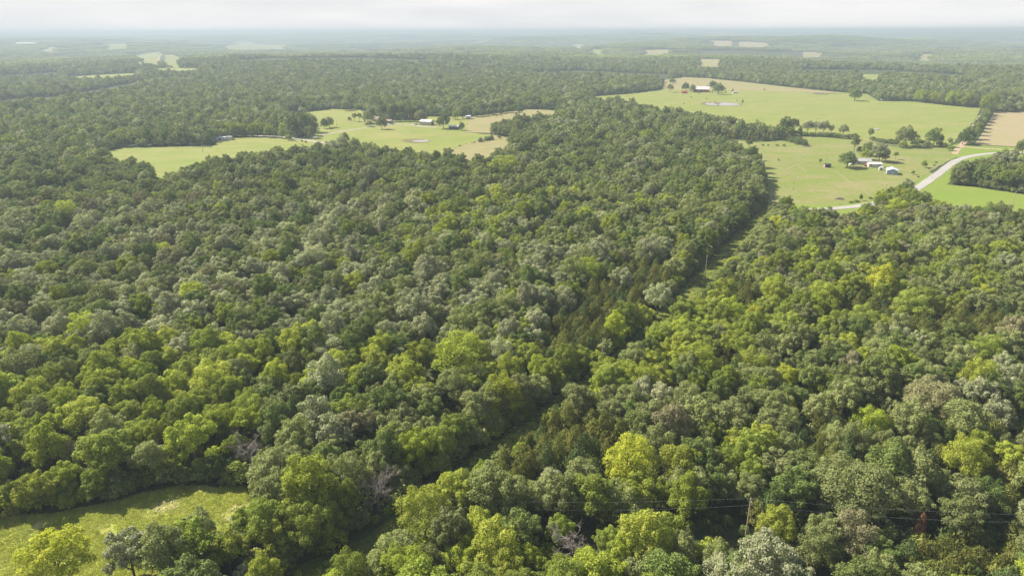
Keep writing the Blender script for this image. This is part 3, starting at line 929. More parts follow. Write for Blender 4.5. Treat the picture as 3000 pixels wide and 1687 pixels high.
# ---- instanced woods: one object for each stand that nobody could count
def proto_collection(name, keys, hi):
    col = bpy.data.collections.new(name)
    for j, (shape, c) in enumerate(keys):
        V, Fc = (HI if hi else MID)[shape]
        bmt = bmesh.new(); bmt.from_mesh(CTRUNK if shape >= 10 else TRUNK[shape])
        tmp = bpy.data.meshes.new('woodland_tree'); bmt.to_mesh(tmp); bmt.free()
        if hi:
            tv = np.zeros(len(tmp.vertices) * 3, np.float32); tmp.vertices.foreach_get('co', tv); tv = tv.reshape(-1, 3)
            quads = [list(p.vertices) for p in tmp.polygons if len(p.vertices) == 4]
            tq = np.array(quads).ravel()
            me = np_mesh('woodland_tree', np.concatenate([V, tv]), np.concatenate([Fc, tq + len(V)]), 4,
                         np.concatenate([np.zeros(len(Fc) // 4, int), np.ones(len(quads), int)]))
            me.materials.append(LEAF[c]); me.materials.append(BARK)
        else:
            me = crown_mesh(shape, c, False)
        bpy.data.meshes.remove(tmp)
        o = bpy.data.objects.new(f'{name}_{j:03d}', me)
        col.objects.link(o)
    return col


def instancer(name, x, y, z, rot, sxy, sz, idx, col, label=None):
    V = np.stack([x, y, z], 1)
    me = bpy.data.meshes.new(name)
    me.vertices.add(len(V)); me.vertices.foreach_set('co', V.astype(np.float32).ravel())
    a = me.attributes.new('idx', 'INT', 'POINT'); a.data.foreach_set('value', np.asarray(idx, np.int32))
    a = me.attributes.new('rot', 'FLOAT_VECTOR', 'POINT'); a.data.foreach_set('vector', np.stack([x * 0, x * 0, rot], 1).astype(np.float32).ravel())
    a = me.attributes.new('scl', 'FLOAT_VECTOR', 'POINT'); a.data.foreach_set('vector', np.stack([sxy, sxy, sz], 1).astype(np.float32).ravel())
    me.update()
    o = new_obj(name, me)
    ng = bpy.data.node_groups.new(name, 'GeometryNodeTree')
    ng.interface.new_socket('Geometry', in_out='INPUT', socket_type='NodeSocketGeometry')
    ng.interface.new_socket('Geometry', in_out='OUTPUT', socket_type='NodeSocketGeometry')
    N, L = ng.nodes, ng.links
    gi, go = N.new('NodeGroupInput'), N.new('NodeGroupOutput')
    ip = N.new('GeometryNodeInstanceOnPoints'); ci = N.new('GeometryNodeCollectionInfo')
    ci.inputs['Collection'].default_value = col; ci.inputs['Separate Children'].default_value = True; ci.inputs['Reset Children'].default_value = True
    def att(nm, ty):
        q = N.new('GeometryNodeInputNamedAttribute'); q.data_type = ty; q.inputs['Name'].default_value = nm; return q.outputs[0]
    L.new(gi.outputs[0], ip.inputs['Points']); L.new(ci.outputs[0], ip.inputs['Instance'])
    ip.inputs['Pick Instance'].default_value = True
    L.new(att('idx', 'INT'), ip.inputs['Instance Index'])
    L.new(att('rot', 'FLOAT_VECTOR'), ip.inputs['Rotation'])
    L.new(att('scl', 'FLOAT_VECTOR'), ip.inputs['Scale'])
    L.new(ip.outputs[0], go.inputs[0])
    md = o.modifiers.new('woods', 'NODES'); md.node_group = ng
    tag(o, label, kind='stuff')
    return o


KEYS = [(s, c) for s in range(8) for c in ('grey', 'silver', 'dark', 'brown', 'green', 'ygreen', 'yellow')] + [(10 + s, c) for s in range(3) for c in ('cedar', 'dcedar')]
KI = {k: i for i, k in enumerate(KEYS)}
hi_col = proto_collection('woodland_near', KEYS, True)
mid_col = proto_collection('woodland_mid', KEYS, False)


def kidx(shape, col):
    return np.array([KI[(int(s), c)] for s, c in zip(shape, col)])


def grow(name, P_, rot, s, h, shape, col, coll, label):
    if len(P_) == 0: return
    instancer(name, P_[:, 0], P_[:, 1], Hgt(P_[:, 0], P_[:, 1]), rot, s, h, kidx(shape, col), coll, label)


rest = ~real
for kd, nm in (('oak', 'oak_wood'), ('hickory', 'hickory_wood'), ('cedar', 'cedar_wood')):
    m = rest & np.isin(colA.astype(str), KIND[kd])
    grow(nm, ptsA[m], rotA[m], sA[m], hA[m], shpA[m], colA[m], hi_col, {'oak': 'grey-green oak canopy filling the middle of the wood', 'hickory': 'yellow-green crowns scattered through the wood', 'cedar': 'olive cedars in patches through the wood'}[kd])
# understorey: low growth that fills the gaps and clothes the wood's edges
ptsU = jgrid(70, A1, 3.5, ANG, .5, seed=2)
ptsU = drop(ptsU[~is_open(ptsU, -1.2)], -.8)
cU, sU, zU, _, _, _ = choose(ptsU[:, 0], ptsU[:, 1], rng)
edge = is_open(ptsU, 6.5)
k = (rng.random(len(ptsU)) < .42) | zU | edge
ptsU, cU, sU, zU, edge = ptsU[k], cU[k], sU[k], zU[k], edge[k]
sU = np.where(sU < 10, 6 + sU % 2, sU)
sc = rng.uniform(.22, .44, len(ptsU)); isc2 = sU >= 10
sc[edge] = rng.uniform(.32, .62, edge.sum())
sc[isc2] = rng.uniform(.4, .75, isc2.sum())
grow('undergrowth', ptsU, rng.uniform(0, 6.28, len(ptsU)), sc, sc * rng.uniform(.7, 1.1, len(ptsU)), sU, cU, mid_col, 'low shrubs and saplings filling the gaps between crowns')
# a thick hem of shrubs where the wood meets open ground
ptsE = jgrid(70, A1, 2.7, ANG, .5, seed=12)
ptsE = drop(ptsE[is_open(ptsE, 3.0)], -1.5)
ptsE = ptsE[~is_open(ptsE, -1.6)]
cE, sE, _, _, _, _ = choose(ptsE[:, 0], ptsE[:, 1], rng)
sE = np.where(sE < 10, 6 + sE % 2, sE)
scE = rng.uniform(.2, .55, len(ptsE))
grow('hem_shrubbery', ptsE, rng.uniform(0, 6.28, len(ptsE)), scE, scE * rng.uniform(.6, 1.1, len(ptsE)), sE, cE, mid_col, 'shrubs along the rims of clearings and pastures')
# middle distance
ptsB = jgrid(A1, A2, 7.1, ANG, seed=3)
ptsB = ptsB[~is_open(ptsB)]
cB, sB, zB, pxB, pyB, _ = choose(ptsB[:, 0], ptsB[:, 1], rng)
sB = np.where((sB < 10) & is_open(ptsB, 9), 6 + sB % 2, sB)
scB = np.clip(rng.normal(.80, .16, len(ptsB)), .48, 1.25)
grow('distant_wood', ptsB, rng.uniform(0, 6.28, len(ptsB)), scB, scB * rng.uniform(.82, 1.15, len(ptsB)), sB, cB, mid_col, 'hazy grey-green woodland rolling away beyond the farms')

# far patches of many crowns each
def patch_col():
    col = bpy.data.collections.new('far_wood')
    for j, c in enumerate(('grey', 'dark', 'green', 'grey')):
        r_ = np.random.default_rng(300 + j)
        Vs = []
        g = 9.0
        for ix in range(-6, 7):
            for iy in range(-6, 7):
                x = (ix + r_.uniform(-.4, .4)) * g; y = (iy + r_.uniform(-.4, .4)) * g
                if math.hypot(x, y) > 60: continue
                R = r_.uniform(4.2, 6.4); H = r_.uniform(9.5, 14.5)
                n = 34
                d = r_.normal(size=(n, 3)); d /= np.linalg.norm(d, axis=1)[:, None]; d[:, 2] = np.abs(d[:, 2]) * 1.2 - .15
                p = np.stack([x + d[:, 0] * R, y + d[:, 1] * R, H - R * .9 + d[:, 2] * R * .9 - 1.0], 1)
                Vs.append(leaf_quads(p, d, 3.6, r_, .3)[0])
        V = np.concatenate(Vs)
        me = np_mesh('far_wood', V, np.arange(len(V)), 4); me.materials.append(LEAF[c])
        col.objects.link(bpy.data.objects.new(f'far_wood_{j:03d}', me))
    return col


fc = patch_col()
for nm, r0, r1, sp, sc_, lab in (('far_wood', A2 - 20, A3, 92, 1.0, 'blue-grey woods in haze beyond the farmland'), ('horizon_wood', A3, 21500, 250, 2.9, 'pale blue woods fading towards the horizon')):
    q = jgrid(r0, r1, sp, ANG, .3, seed=5)
    q = q[~is_open(q, 28)]
    # farmland and valleys break the woods in places
    nn = lonoise(q[:, 0], q[:, 1] * 2.2, 1500, 11) + .5 * lonoise(q[:, 0], q[:, 1] * 2.5, 500, 12)
    q = q[nn < (1.15 if nm == 'far_wood' else 1.25)]
    n = len(q)
    instancer(nm, q[:, 0], q[:, 1], Hgt(q[:, 0], q[:, 1]) - .5, rng.uniform(0, 6.28, n), np.full(n, sc_), rng.uniform(.85, 1.15, n) * (1 + (sc_ - 1) * .05), rng.integers(0, 4, n), fc, lab)

# ---- dead trees
def dead_tree(x, y, width, label, seed):
    r_ = np.random.default_rng(seed)
    root = empty('dead_tree', (x, y, float(Hgt(x, y))), r_.uniform(0, 6)); tag(root, label, 'dead tree', 'bare dead trees in the wood')
    H = 10
    bm = bmesh.new(); add_tube(bm, [(0, 0, -.3), (.2, 0, 2.5), (.3, .2, 5), (.2, .5, 7.8)], [.34, .28, .2, .1], 7)
    o = new_obj('trunk', bm_mesh('trunk', bm), root, [DEADWOOD])
    bm = bmesh.new()
    def br(p, d, L, rad, lv):
        pts = [p]; q = Vector(p); dd = Vector(d)
        for k in range(4):
            dd = (dd + Vector(r_.normal(size=3)) * .22 + Vector((0, 0, .06))).normalized()
            q = q + dd * L / 4; pts.append(tuple(q))
            if lv < 3:
                for _ in range(2 if lv else 1):
                    br(tuple(q), (dd + Vector(r_.normal(size=3)) * .75).normalized(), L * r_.uniform(.42, .62), rad * .5, lv + 1)
        add_tube(bm, pts, [rad, rad * .85, rad * .65, rad * .45, rad * .22], 4)
    for k in range(7):
        a = k * 2.4 + r_.uniform(-.3, .3); h = 3.2 + k * .7
        br((.25, .2, h), (math.cos(a), math.sin(a), .55), width * .5 * r_.uniform(.8, 1.1), .13, 0)
    new_obj('branches', bm_mesh('branches', bm), root, [DEADWOOD])


for i, (x, y, w_, lab) in enumerate(dead_list): dead_tree(x, y, w_, lab, 400 + i)
g = unproj(2705, 1512, 6)
tree('cedar_tree', g[0], g[1], .45, .75, 0, 11, 'rust', 'rust-red dying cedar standing among green cedars below the wires', GROUP['cedar'])

# ------------------------------------------------------------------ trees of the farmland, one by one
# base px, base py, height px, crown width px, colour, shape, label
FT = [
    (951, 377, 27, 22, 'dark', 4, 'rounded dark tree, first of the pair in the pasture west of the farmhouse'),
    (966, 374, 28, 26, 'grey', 1, 'fuller rounded tree of the pair in the pasture west of the farmhouse'),
    (1015, 324, 29, 28, 'grey', 3, 'lone round tree at the far side of the farm pasture against the wood'),
    (1119, 379, 33, 30, 'grey', 3, 'lone round tree casting a shadow on the pasture in front of the farmhouse'),
    (1024, 355, 11, 12, 'dark', 4, 'small bush, first in the line leading to the farmhouse'),
    (1040, 357, 25, 17, 'grey', 2, 'slim tree near the small bush west of the farmhouse'),
    (1054, 357, 25, 13, 'grey', 2, 'thin upright tree between two others west of the farmhouse'),
    (1078, 362, 34, 36, 'grey', 1, 'broad tree beside the tan-roofed farmhouse'),
    (1082, 371, 16, 24, 'silver', 4, 'low grey bush by the driveway near the farmhouse'),
    (1233, 360, 34, 40, 'brown', 3, 'brownish broad tree directly behind the pale barn'),
    (1299, 377, 44, 40, 'dark', 1, 'big dark green tree between the barn and the open shed'),
    (1352, 382, 22, 19, 'dark', 4, 'compact dark bush at the end of the open shed'),
    (1320, 349, 25, 16, 'green', 2, 'slim fresh green tree behind the farmyard'),
    (1333, 351, 23, 18, 'green', 4, 'small green tree behind the open shed'),
    (1356, 348, 30, 28, 'dark', 1, 'round dark tree beside the little shed at the wood edge'),
    (1112, 356, 42, 22, 'grey', 5, 'outermost tree of the tall grove, behind the farmhouse roof'),
    (1127, 355, 44, 24, 'dark', 5, 'tall grove tree rising over the farmhouse carport'),
    (1143, 355, 46, 26, 'grey', 2, 'tall grove tree third from the farmhouse'),
    (1158, 355, 47, 26, 'dark', 5, 'tall grove tree left of the grove middle'),
    (1172, 355, 47, 26, 'grey', 2, 'tall grove tree in the middle of the dense grove'),
    (1186, 355, 47, 26, 'dark', 5, 'tall grove tree just right of the grove middle'),
    (1200, 356, 45, 26, 'grey', 5, 'tall grove tree near the barn end of the grove'),
    (1213, 356, 40, 24, 'dark', 2, 'last tall grove tree before the brownish tree'),
    (862, 402, 58, 44, 'dark', 3, 'tallest dark tree of the clump where the driveway leaves the gravel road'),
    (888, 396, 60, 44, 'dark', 1, 'large dark crown at the back of the clump by the driveway'),
    (912, 388, 50, 40, 'grey', 3, 'outer crown of the clump facing the pasture'),
    (908, 405, 32, 34, 'grey', 1, 'shorter round tree standing at the driveway mouth'),
    (790, 402, 31, 34, 'green', 1, 'round fresh green tree beside the gravel road'),
    (826, 405, 25, 22, 'green', 4, 'smaller round tree beside the gravel road near the dark clump'),
    (846, 411, 16, 21, 'green', 4, 'ball-shaped bush at the corner of field and gravel road'),
    (885, 417, 6, 6, 'dark', 4, 'tiny bush between field and gravel road'),
    (896, 419, 6, 7, 'dark', 4, 'second tiny bush between field and gravel road'),
    (1408, 416, 13, 14, 'dcedar', 10, 'round dark cedar bush nearest the pond on the dry field fence'),
    (1424, 413, 13, 13, 'dcedar', 12, 'middle dark cedar bush on the dry field fence'),
    (1432, 411, 12, 12, 'dcedar', 12, 'dark cedar bush joined to its neighbour on the dry field fence'),
    (1441, 410, 14, 12, 'dcedar', 10, 'pointed dark cedar bush ending the row on the fence'),
    (1463, 406, 8, 12, 'dark', 4, 'low green bush beyond the row of dark cedars'),
    (1011, 432, 40, 32, 'grey', 0, 'tree rising above the wood edge beside the gravel road end'),
    (2503, 296, 32, 36, 'green', 3, 'lone light green round tree at the far side of the big pasture'),
    (2520, 273, 13, 12, 'dark', 4, 'small round tree behind the lone light green one'),
    (2578, 295, 20, 20, 'grey', 1, 'grey-green tree at the gable of the far tan-roofed house'),
    (2614, 296, 11, 11, 'dark', 4, 'dark bush in front of the far tan-roofed house'),
    (2640, 296, 20, 26, 'green', 4, 'low light tree just east of the far tan-roofed house'),
    (2665, 297, 18, 26, 'grey', 4, 'low grey tree between house and tall tree row'),
    (2692, 300, 32, 32, 'ygreen', 1, 'first tall round crown in the far tree row'),
    (2713, 302, 34, 34, 'green', 3, 'second tall crown in the far tree row'),
    (2736, 304, 31, 32, 'ygreen', 1, 'third crown in the far tree row'),
    (2758, 307, 28, 30, 'grey', 3, 'lower grey crown in the middle of the far tree row'),
    (2785, 310, 38, 36, 'ygreen', 1, 'broad tall crown past the middle of the far tree row'),
    (2808, 312, 37, 34, 'green', 3, 'crown before the fullest one in the far tree row'),
    (2832, 314, 37, 38, 'ygreen', 1, 'fullest crown of the far tree row'),
    (2856, 315, 30, 30, 'grey', 3, 'last crown of the far tree row before the dirt road'),
    (2884, 329, 46, 34, 'ygreen', 0, 'light green tree at the top of the dirt road'),
    (2906, 322, 44, 36, 'green', 3, 'leafy tree above the hedge at the top of the dirt road'),
    (2925, 318, 46, 36, 'grey', 1, 'grey-green tree behind the hedge by the hay field corner'),
    (2947, 312, 42, 40, 'green', 3, 'tree at the far corner of the hay field'),
    (2968, 322, 16, 26, 'dark', 4, 'low dark bush at the far edge of the hay field'),
    (2960, 330, 12, 16, 'dark', 4, 'little bush just inside the hay field corner'),
    (2819, 424, 40, 36, 'dark', 3, 'big dark tree at the lower end of the hedge beside the dirt junction'),
    (2836, 419, 44, 38, 'dark', 1, 'tallest tree in the lower hedge between dirt road and hay field'),
    (2848, 408, 36, 34, 'grey', 3, 'grey-green hedge tree above the tallest one'),
    (2858, 397, 30, 28, 'dark', 1, 'hedge tree halfway up the hay field side'),
    (2866, 386, 26, 24, 'grey', 4, 'hedge tree above the halfway one'),
    (2873, 376, 22, 22, 'dark', 4, 'rounded hedge bush beside the hay field'),
    (2880, 367, 20, 20, 'grey', 4, 'small hedge bush shading the hay field'),
    (2886, 359, 18, 18, 'green', 4, 'light green hedge bush on the hay field side'),
    (2892, 351, 17, 18, 'dark', 4, 'dark little hedge bush by the hay field'),
    (2898, 343, 16, 16, 'green', 4, 'second last hedge bush towards the top of the hay field'),
    (2904, 336, 16, 16, 'grey', 4, 'topmost hedge bush beside the dirt road'),
    (2299, 396, 48, 40, 'dark', 1, 'tall dark tree starting the line between the two pastures'),
    (2322, 394, 46, 26, 'grey', 2, 'tall narrow tree second in the line between the two pastures'),
    (2343, 393, 24, 12, 'dcedar', 11, 'pointed cedar in the line between the two pastures'),
    (2365, 396, 39, 34, 'silver', 5, 'grey airy tree, first of three in the middle of the line'),
    (2388, 397, 41, 28, 'silver', 2, 'grey airy tree, second of three in the middle of the line'),
    (2412, 397, 39, 34, 'silver', 5, 'grey airy tree, third of three in the middle of the line'),
    (2434, 399, 33, 15, 'silver', 2, 'thin grey tree leaning in the line between the pastures'),
    (2468, 401, 33, 30, 'grey', 0, 'round-topped tree near the end of the line between the pastures'),
    (2442, 401, 11, 22, 'dark', 4, 'low dark hedge bush under the thin grey tree'),
    (2488, 406, 12, 22, 'dark', 4, 'low dark bush beside the round-topped tree'),
    (2502, 409, 16, 28, 'dark', 4, 'bushy mound ending the line between the pastures'),
    (2547, 412, 36, 17, 'grey', 2, 'thin upright tree standing by the small dirt scrape'),
    (2556, 413, 11, 18, 'dark', 4, 'hedge bush next to the thin upright tree'),
    (2572, 416, 10, 20, 'dark', 4, 'second hedge bush after the thin upright tree'),
    (2590, 418, 10, 20, 'dcedar', 12, 'little cedar in the hedge between the pastures'),
    (2608, 421, 13, 20, 'dark', 4, 'hedge bush just before the big round willow-like tree'),
    (2624, 423, 16, 22, 'dcedar', 10, 'cedar bush leaning against the big round tree'),
    (2649, 430, 56, 56, 'grey', 3, 'huge round tree with drooping crown on the pasture fence'),
    (2645, 434, 19, 26, 'green', 4, 'light bush at the foot of the huge round tree'),
    (2690, 425, 16, 24, 'dark', 4, 'dark bush between the two big fence trees'),
    (2706, 426, 13, 20, 'dark', 4, 'hedge bush under the second big fence tree'),
    (2734, 428, 47, 50, 'dark', 1, 'second big dark round tree on the pasture fence'),
    (2753, 429, 14, 20, 'dark', 4, 'low bush at the outer foot of the second big fence tree'),
    (2780, 432, 28, 13, 'silver', 2, 'thin pale half-bare tree near the dirt junction'),
    (2783, 442, 14, 20, 'green', 4, 'low green bush in the verge near the dirt junction'),
    (2501, 448, 46, 27, 'grey', 5, 'tall slim tree behind the farmstead, tallest of its clump'),
    (2540, 457, 37, 40, 'dark', 1, 'round dark tree in the clump behind the mobile home'),
    (2516, 450, 19, 18, 'dark', 4, 'small dark tree squeezed between two tall ones behind the farmstead'),
    (2538, 468, 28, 32, 'ygreen', 4, 'yellow-green bushy tree in the clump behind the mobile home'),
    (2574, 474, 52, 52, 'silver', 0, 'large silvery tree rising behind the white mobile home'),
    (2584, 472, 34, 40, 'dark', 4, 'dark low tree beside the silvery one behind the mobile home'),
    (2481, 491, 43, 58, 'dark', 3, 'wide dark shade tree over the parked cars at the farmstead'),
    (2402, 482, 17, 9, 'grey', 2, 'small thin tree beside the little open shed'),
    (2225, 471, 19, 15, 'green', 4, 'small lone tree in the pasture beside the wood'),
    (2194, 434, 23, 22, 'dark', 5, 'lone dark tree at the top corner of the eastern pasture'),
    (2340, 423, 24, 26, 'dcedar', 12, 'broad cone-shaped cedar in the eastern pasture'),
    (2357, 426, 18, 17, 'dcedar', 10, 'smaller cone-shaped cedar beside the brush pile'),
    (2323, 417, 17, 22, 'dcedar', 10, 'cedar behind the broad cone-shaped one'),
    (2310, 413, 20, 20, 'cedar', 12, 'olive cedar at the corner of the pasture wood'),
    (2623, 468, 23, 13, 'ygreen', 2, 'thin yellowish tree standing alone in the dull pasture'),
    (2707, 491, 19, 17, 'green', 4, 'small green tree in the dull pasture beside the paved road'),
    (2674, 512, 12, 10, 'green', 4, 'tiny tree next to the grassy drive'),
    (2943, 456, 19, 20, 'green', 4, 'small tree on the verge of the curving paved road'),
    (2967, 470, 29, 30, 'grey', 0, 'dark open tree south of the curving paved road'),
    (2993, 452, 38, 40, 'dark', 1, 'dark round tree cut by the picture edge at the curving road'),
    (2521, 588, 18, 10, 'dark', 4, 'small dark tree in the roadside hedge'),
    (2573, 577, 9, 8, 'dark', 4, 'tiny bush in the roadside fence line'),
    (1963, 271, 22, 21, 'grey', 0, 'lone spreading tree at the west end of the big pasture'),
    (1970, 245, 12, 21, 'dark', 4, 'low wide tree at the edge of the far dry field'),
    (2008, 267, 22, 22, 'dark', 1, 'dark tree west of the far white-roofed barn'),
    (2029, 271, 20, 19, 'grey', 4, 'round tree beside the gable of the far white-roofed barn'),
    (2087, 271, 30, 26, 'dark', 5, 'taller tree right behind the far white-roofed barn'),
    (2104, 277, 30, 33, 'dark', 3, 'broad dark tree east of the far white-roofed barn'),
    (2146, 272, 11, 6, 'dcedar', 11, 'tiny pointed cedar in the far pasture'),
    (2047, 275, 9, 9, 'dark', 4, 'little bush in front of the far white-roofed barn'),
    (2072, 262, 12, 8, 'dcedar', 11, 'pointed evergreen behind the far barn roof'),
    (2175, 304, 10, 6, 'dark', 4, 'tiny dark bush by the far pond'),
    (2239, 265, 4, 5, 'dark', 4, 'speck of a bush in the far dry field'),
    (1521, 343, 30, 20, 'dark', 2, 'dark upright tree at the edge of the far dry field by the wood'),
    (1505, 330, 22, 22, 'green', 4, 'light green tree at the tip of the hedge by the dry field'),
]
for k, (px, py, h_, c_) in enumerate(((2310, 398, 12, 'dark'), (2332, 397, 13, 'grey'), (2354, 399, 12, 'dark'), (2377, 400, 11, 'dark'), (2400, 400, 12, 'grey'), (2422, 401, 12, 'dark'), (2455, 404, 12, 'dark'), (2476, 406, 11, 'grey'),
                                 (2581, 418, 11, 'grey'), (2600, 421, 11, 'dark'), (2676, 427, 13, 'dark'), (2716, 429, 13, 'grey'), (2764, 432, 12, 'dark'))):
    FT.append((px, py, h_, 24, c_, 4, 'low ' + ('dark', 'greyish')[c_ == 'grey'] + ' hedge bush in the field belt, ' + ['first', 'second', 'third', 'fourth', 'fifth', 'sixth', 'seventh', 'eighth', 'ninth', 'tenth', 'eleventh', 'twelfth', 'last'][k] + ' from the pasture wood'))
for k, px in enumerate(range(636, 768, 17)):
    FT.append((px, 401 - (k % 3), 34 + (k * 5) % 6, 26, 'ygreen' if k % 3 else 'green', (1, 3, 4)[k % 3],
               ['first', 'second', 'third', 'fourth', 'fifth', 'sixth', 'seventh', 'last'][k] + ' light green tree in the row beside the long sheds and gravel road'))
# the tree-lined hedge behind the dry field
for k, (px, py, h_) in enumerate(((1395, 343, 18), (1412, 341, 19), (1430, 338, 17), (1448, 336, 18), (1466, 333, 17), (1484, 331, 18))):
    FT.append((px, py, h_, 24, 'dark', 4, ['first', 'second', 'third', 'fourth', 'fifth', 'last'][k] + ' bush of the dark hedge running behind the dry field'))
for (bx, by, hp, wp, col, shp, lab) in FT:
    shp = {1: 6, 3: 7, 4: 6}.get(shp, shp)
    g = unproj(bx, by)
    z = float(Hgt(g[0], g[1]))
    dep = proj(g[0], g[1], z)[2]
    Hm, Wm = hp * dep / F / math.cos(PITCH), wp * dep / F
    Rp, Hp = (CEDAR_SHAPES[shp - 10] if shp >= 10 else BROAD_SHAPES[shp][:2])
    base = .0
    o = tree('cedar_tree' if shp >= 10 else ('bush' if Hm < 5.5 else 'field_tree'), g[0], g[1], Wm / (2 * Rp), Hm / Hp / (1 - base), random.uniform(0, 6), shp, col, lab, 'trees and bushes of the farmland',
             cat='cedar tree' if shp >= 10 else ('bush' if Hm < 5.5 else 'tree'))
    o.location.z = z - base * Hm

# ------------------------------------------------------------------ buildings
B_WHITE = simple('white_sheet_roof', (0.50, 0.49, 0.47), .45, .0, .5, .04)
B_CREAM = simple('cream_siding', (0.48, 0.43, 0.34), .8, var=.06)
B_GREY = simple('grey_siding', (0.40, 0.40, 0.39), .8, var=.06)
B_BLUE = simple('blue_grey_sheet_wall', (0.27, 0.33, 0.39), .6, var=.05)
B_BLUER = simple('pale_blue_sheet_roof', (0.50, 0.56, 0.62), .45, var=.04)
B_TAN = simple('tan_shingles', (0.24, 0.175, 0.135), .9, var=.1)
B_SHING = simple('grey_shingles', (0.30, 0.30, 0.30), .9, var=.1)
B_DARK = simple('dark_opening', (0.03, 0.03, 0.035), .8)
B_RED = simple('barn_red', (0.30, 0.05, 0.04), .8, var=.15)
B_GLASS = simple('window_glass', (0.05, 0.06, 0.08), .08, spec=.8)
B_RUST = simple('rusty_sheet', (0.30, 0.17, 0.10), .8, var=.3)
B_STEEL = simple('galvanised_steel', (0.45, 0.46, 0.47), .5, .3, var=.05)
B_WOOD = simple('weathered_wood', (0.33, 0.27, 0.22), .9, var=.2)
B_BLACK = simple('solar_panel_glass', (0.03, 0.035, 0.05), .25, spec=.6)
B_RUBBER = simple('tyre_rubber', (0.02, 0.02, 0.02), .8)


def building(name, px, py, L, W, Hw, rise, yaw, wallm, roofm, label, cat, openings=(), hip=False, open_front=None, over=.35, kind_grp=None, sheets=0):
    """gabled building; the ridge runs along local x; openings: (kind, side, along, width, z0, z1); side f = facing -y, b, l, r"""
    g = unproj(px, py); z = float(Hgt(g[0], g[1])) + off_at(*g)
    root = empty(name, (g[0], g[1], z), yaw); tag(root, label, cat, kind_grp)
    a, b = L / 2, W / 2
    if open_front is None:
        bm = bmesh.new()
        v = [bm.verts.new(p) for p in ((-a, -b, -.6), (a, -b, -.6), (a, b, -.6), (-a, b, -.6), (-a, -b, Hw), (a, -b, Hw), (a, b, Hw), (-a, b, Hw))]
        for f in ((0, 1, 5, 4), (1, 2, 6, 5), (2, 3, 7, 6), (3, 0, 4, 7)): bm.faces.new([v[i] for i in f])
        if not hip:
            r1, r2 = bm.verts.new((-a, 0, Hw + rise)), bm.verts.new((a, 0, Hw + rise))
            bm.faces.new((v[4], v[7], r1)); bm.faces.new((v[6], v[5], r2))
        new_obj('wall', bm_mesh('wall', bm), root, [wallm])
    else:
        for (x0, x1, y0, y1) in ((-a, a, b - .12, b), (-a, -a + .12, -b, b - .14), (a - .12, a, -b, b - .14)):
            bm = bmesh.new(); add_box(bm, x0, x1, y0, y1, -.3, Hw); new_obj('wall', bm_mesh('wall', bm), root, [wallm])
        n = open_front
        for i in range(n + 1):
            x = -a + .3 + (L - .6) * i / n
            bm = bmesh.new(); add_box(bm, x - .1, x + .1, -b + .05, -b + .25, -.3, Hw); new_obj('post', bm_mesh('post', bm), root, [B_WOOD])
    o_ = over; t = .12
    bm = bmesh.new()
    if hip:
        e = [bm.verts.new(p) for p in ((-a - o_, -b - o_, Hw), (a + o_, -b - o_, Hw), (a + o_, b + o_, Hw), (-a - o_, b + o_, Hw))]
        r1, r2 = bm.verts.new((-a + b * .9, 0, Hw + rise)), bm.verts.new((a - b * .9, 0, Hw + rise))
        bm.faces.new((e[0], e[1], r2, r1)); bm.faces.new((e[2], e[3], r1, r2)); bm.faces.new((e[1], e[2], r2)); bm.faces.new((e[3], e[0], r1)); bm.faces.new(e[::-1])
        new_obj('roof', bm_mesh('roof', bm), root, [roofm])
    else:
        sl = rise / b; yo = b + o_; zo = Hw - sl * o_
        for s in (-1, 1):
            vs = []
            for dz in (.02, .02 + t):
                for (x, y, zz) in ((-a - o_, s * yo, zo), (a + o_, s * yo, zo), (a + o_, s * .001, Hw + rise), (-a - o_, s * .001, Hw + rise)):
                    vs.append(bm.verts.new((x, y, zz + dz)))
            for f in ((0, 1, 2, 3), (4, 5, 6, 7), (0, 1, 5, 4), (1, 2, 6, 5), (2, 3, 7, 6), (3, 0, 4, 7)): bm.faces.new([vs[i] for i in f])
        new_obj('roof', bm_mesh('roof', bm), root, [roofm])
    for (kd, side, al, w_, za, zb) in openings:
        bm = bmesh.new(); d = .06
        if side == 'f': add_box(bm, al - w_ / 2, al + w_ / 2, -b - d, -b + .02, za, zb)
        if side == 'b': add_box(bm, al - w_ / 2, al + w_ / 2, b - .02, b + d, za, zb)
        if side == 'r': add_box(bm, a - .02, a + d, al - w_ / 2, al + w_ / 2, za, zb)
        if side == 'l': add_box(bm, -a - d, -a + .02, al - w_ / 2, al + w_ / 2, za, zb)
        new_obj('window' if kd == 'window' else 'door', bm_mesh(kd, bm), root, [B_GLASS if kd == 'window' else (B_DARK if kd == 'opening' else (B_WHITE if kd == 'door' else B_DARK))])
    return root


D = math.radians
building('barn', 1251, 366, 14, 9.5, 4.0, 1.7, D(-22), B_CREAM, B_WHITE, 'long cream barn with white metal roof and dark sliding door in its gable', 'barn',
         [('opening', 'r', 0, 3.2, 0, 3.3), ('window', 'f', -5.2, 1, 1.4, 2.4), ('window', 'f', 4.2, 1, 1.4, 2.4), ('window', 'f', -1.2, 1.0, 1.4, 2.4)])
building('open_shed', 1331, 378.5, 11, 7.5, 3.1, 1.0, D(-6), B_CREAM, B_WHITE, 'open-fronted pole shed with white metal roof beside the big dark tree', 'shed', open_front=3)
hr = building('farmhouse', 1114, 356, 15, 10, 3.0, 3.0, D(-12), B_CREAM, B_TAN, 'farmhouse with tan hipped roof beside the tall grove', 'house',
              [('door', 'f', 1.0, 1.1, 0, 2.1), ('window', 'f', -3.6, 1.8, .9, 2.1), ('window', 'f', 4.2, 1.6, .9, 2.1), ('window', 'f', -6, 1.0, .9, 2.1)], hip=True)
building('carport', 1139, 361, 8, 7, 2.6, 1.6, D(-12), B_GREY, B_TAN, 'tan-roofed carport at the end of the farmhouse with dark openings', 'carport', open_front=2)
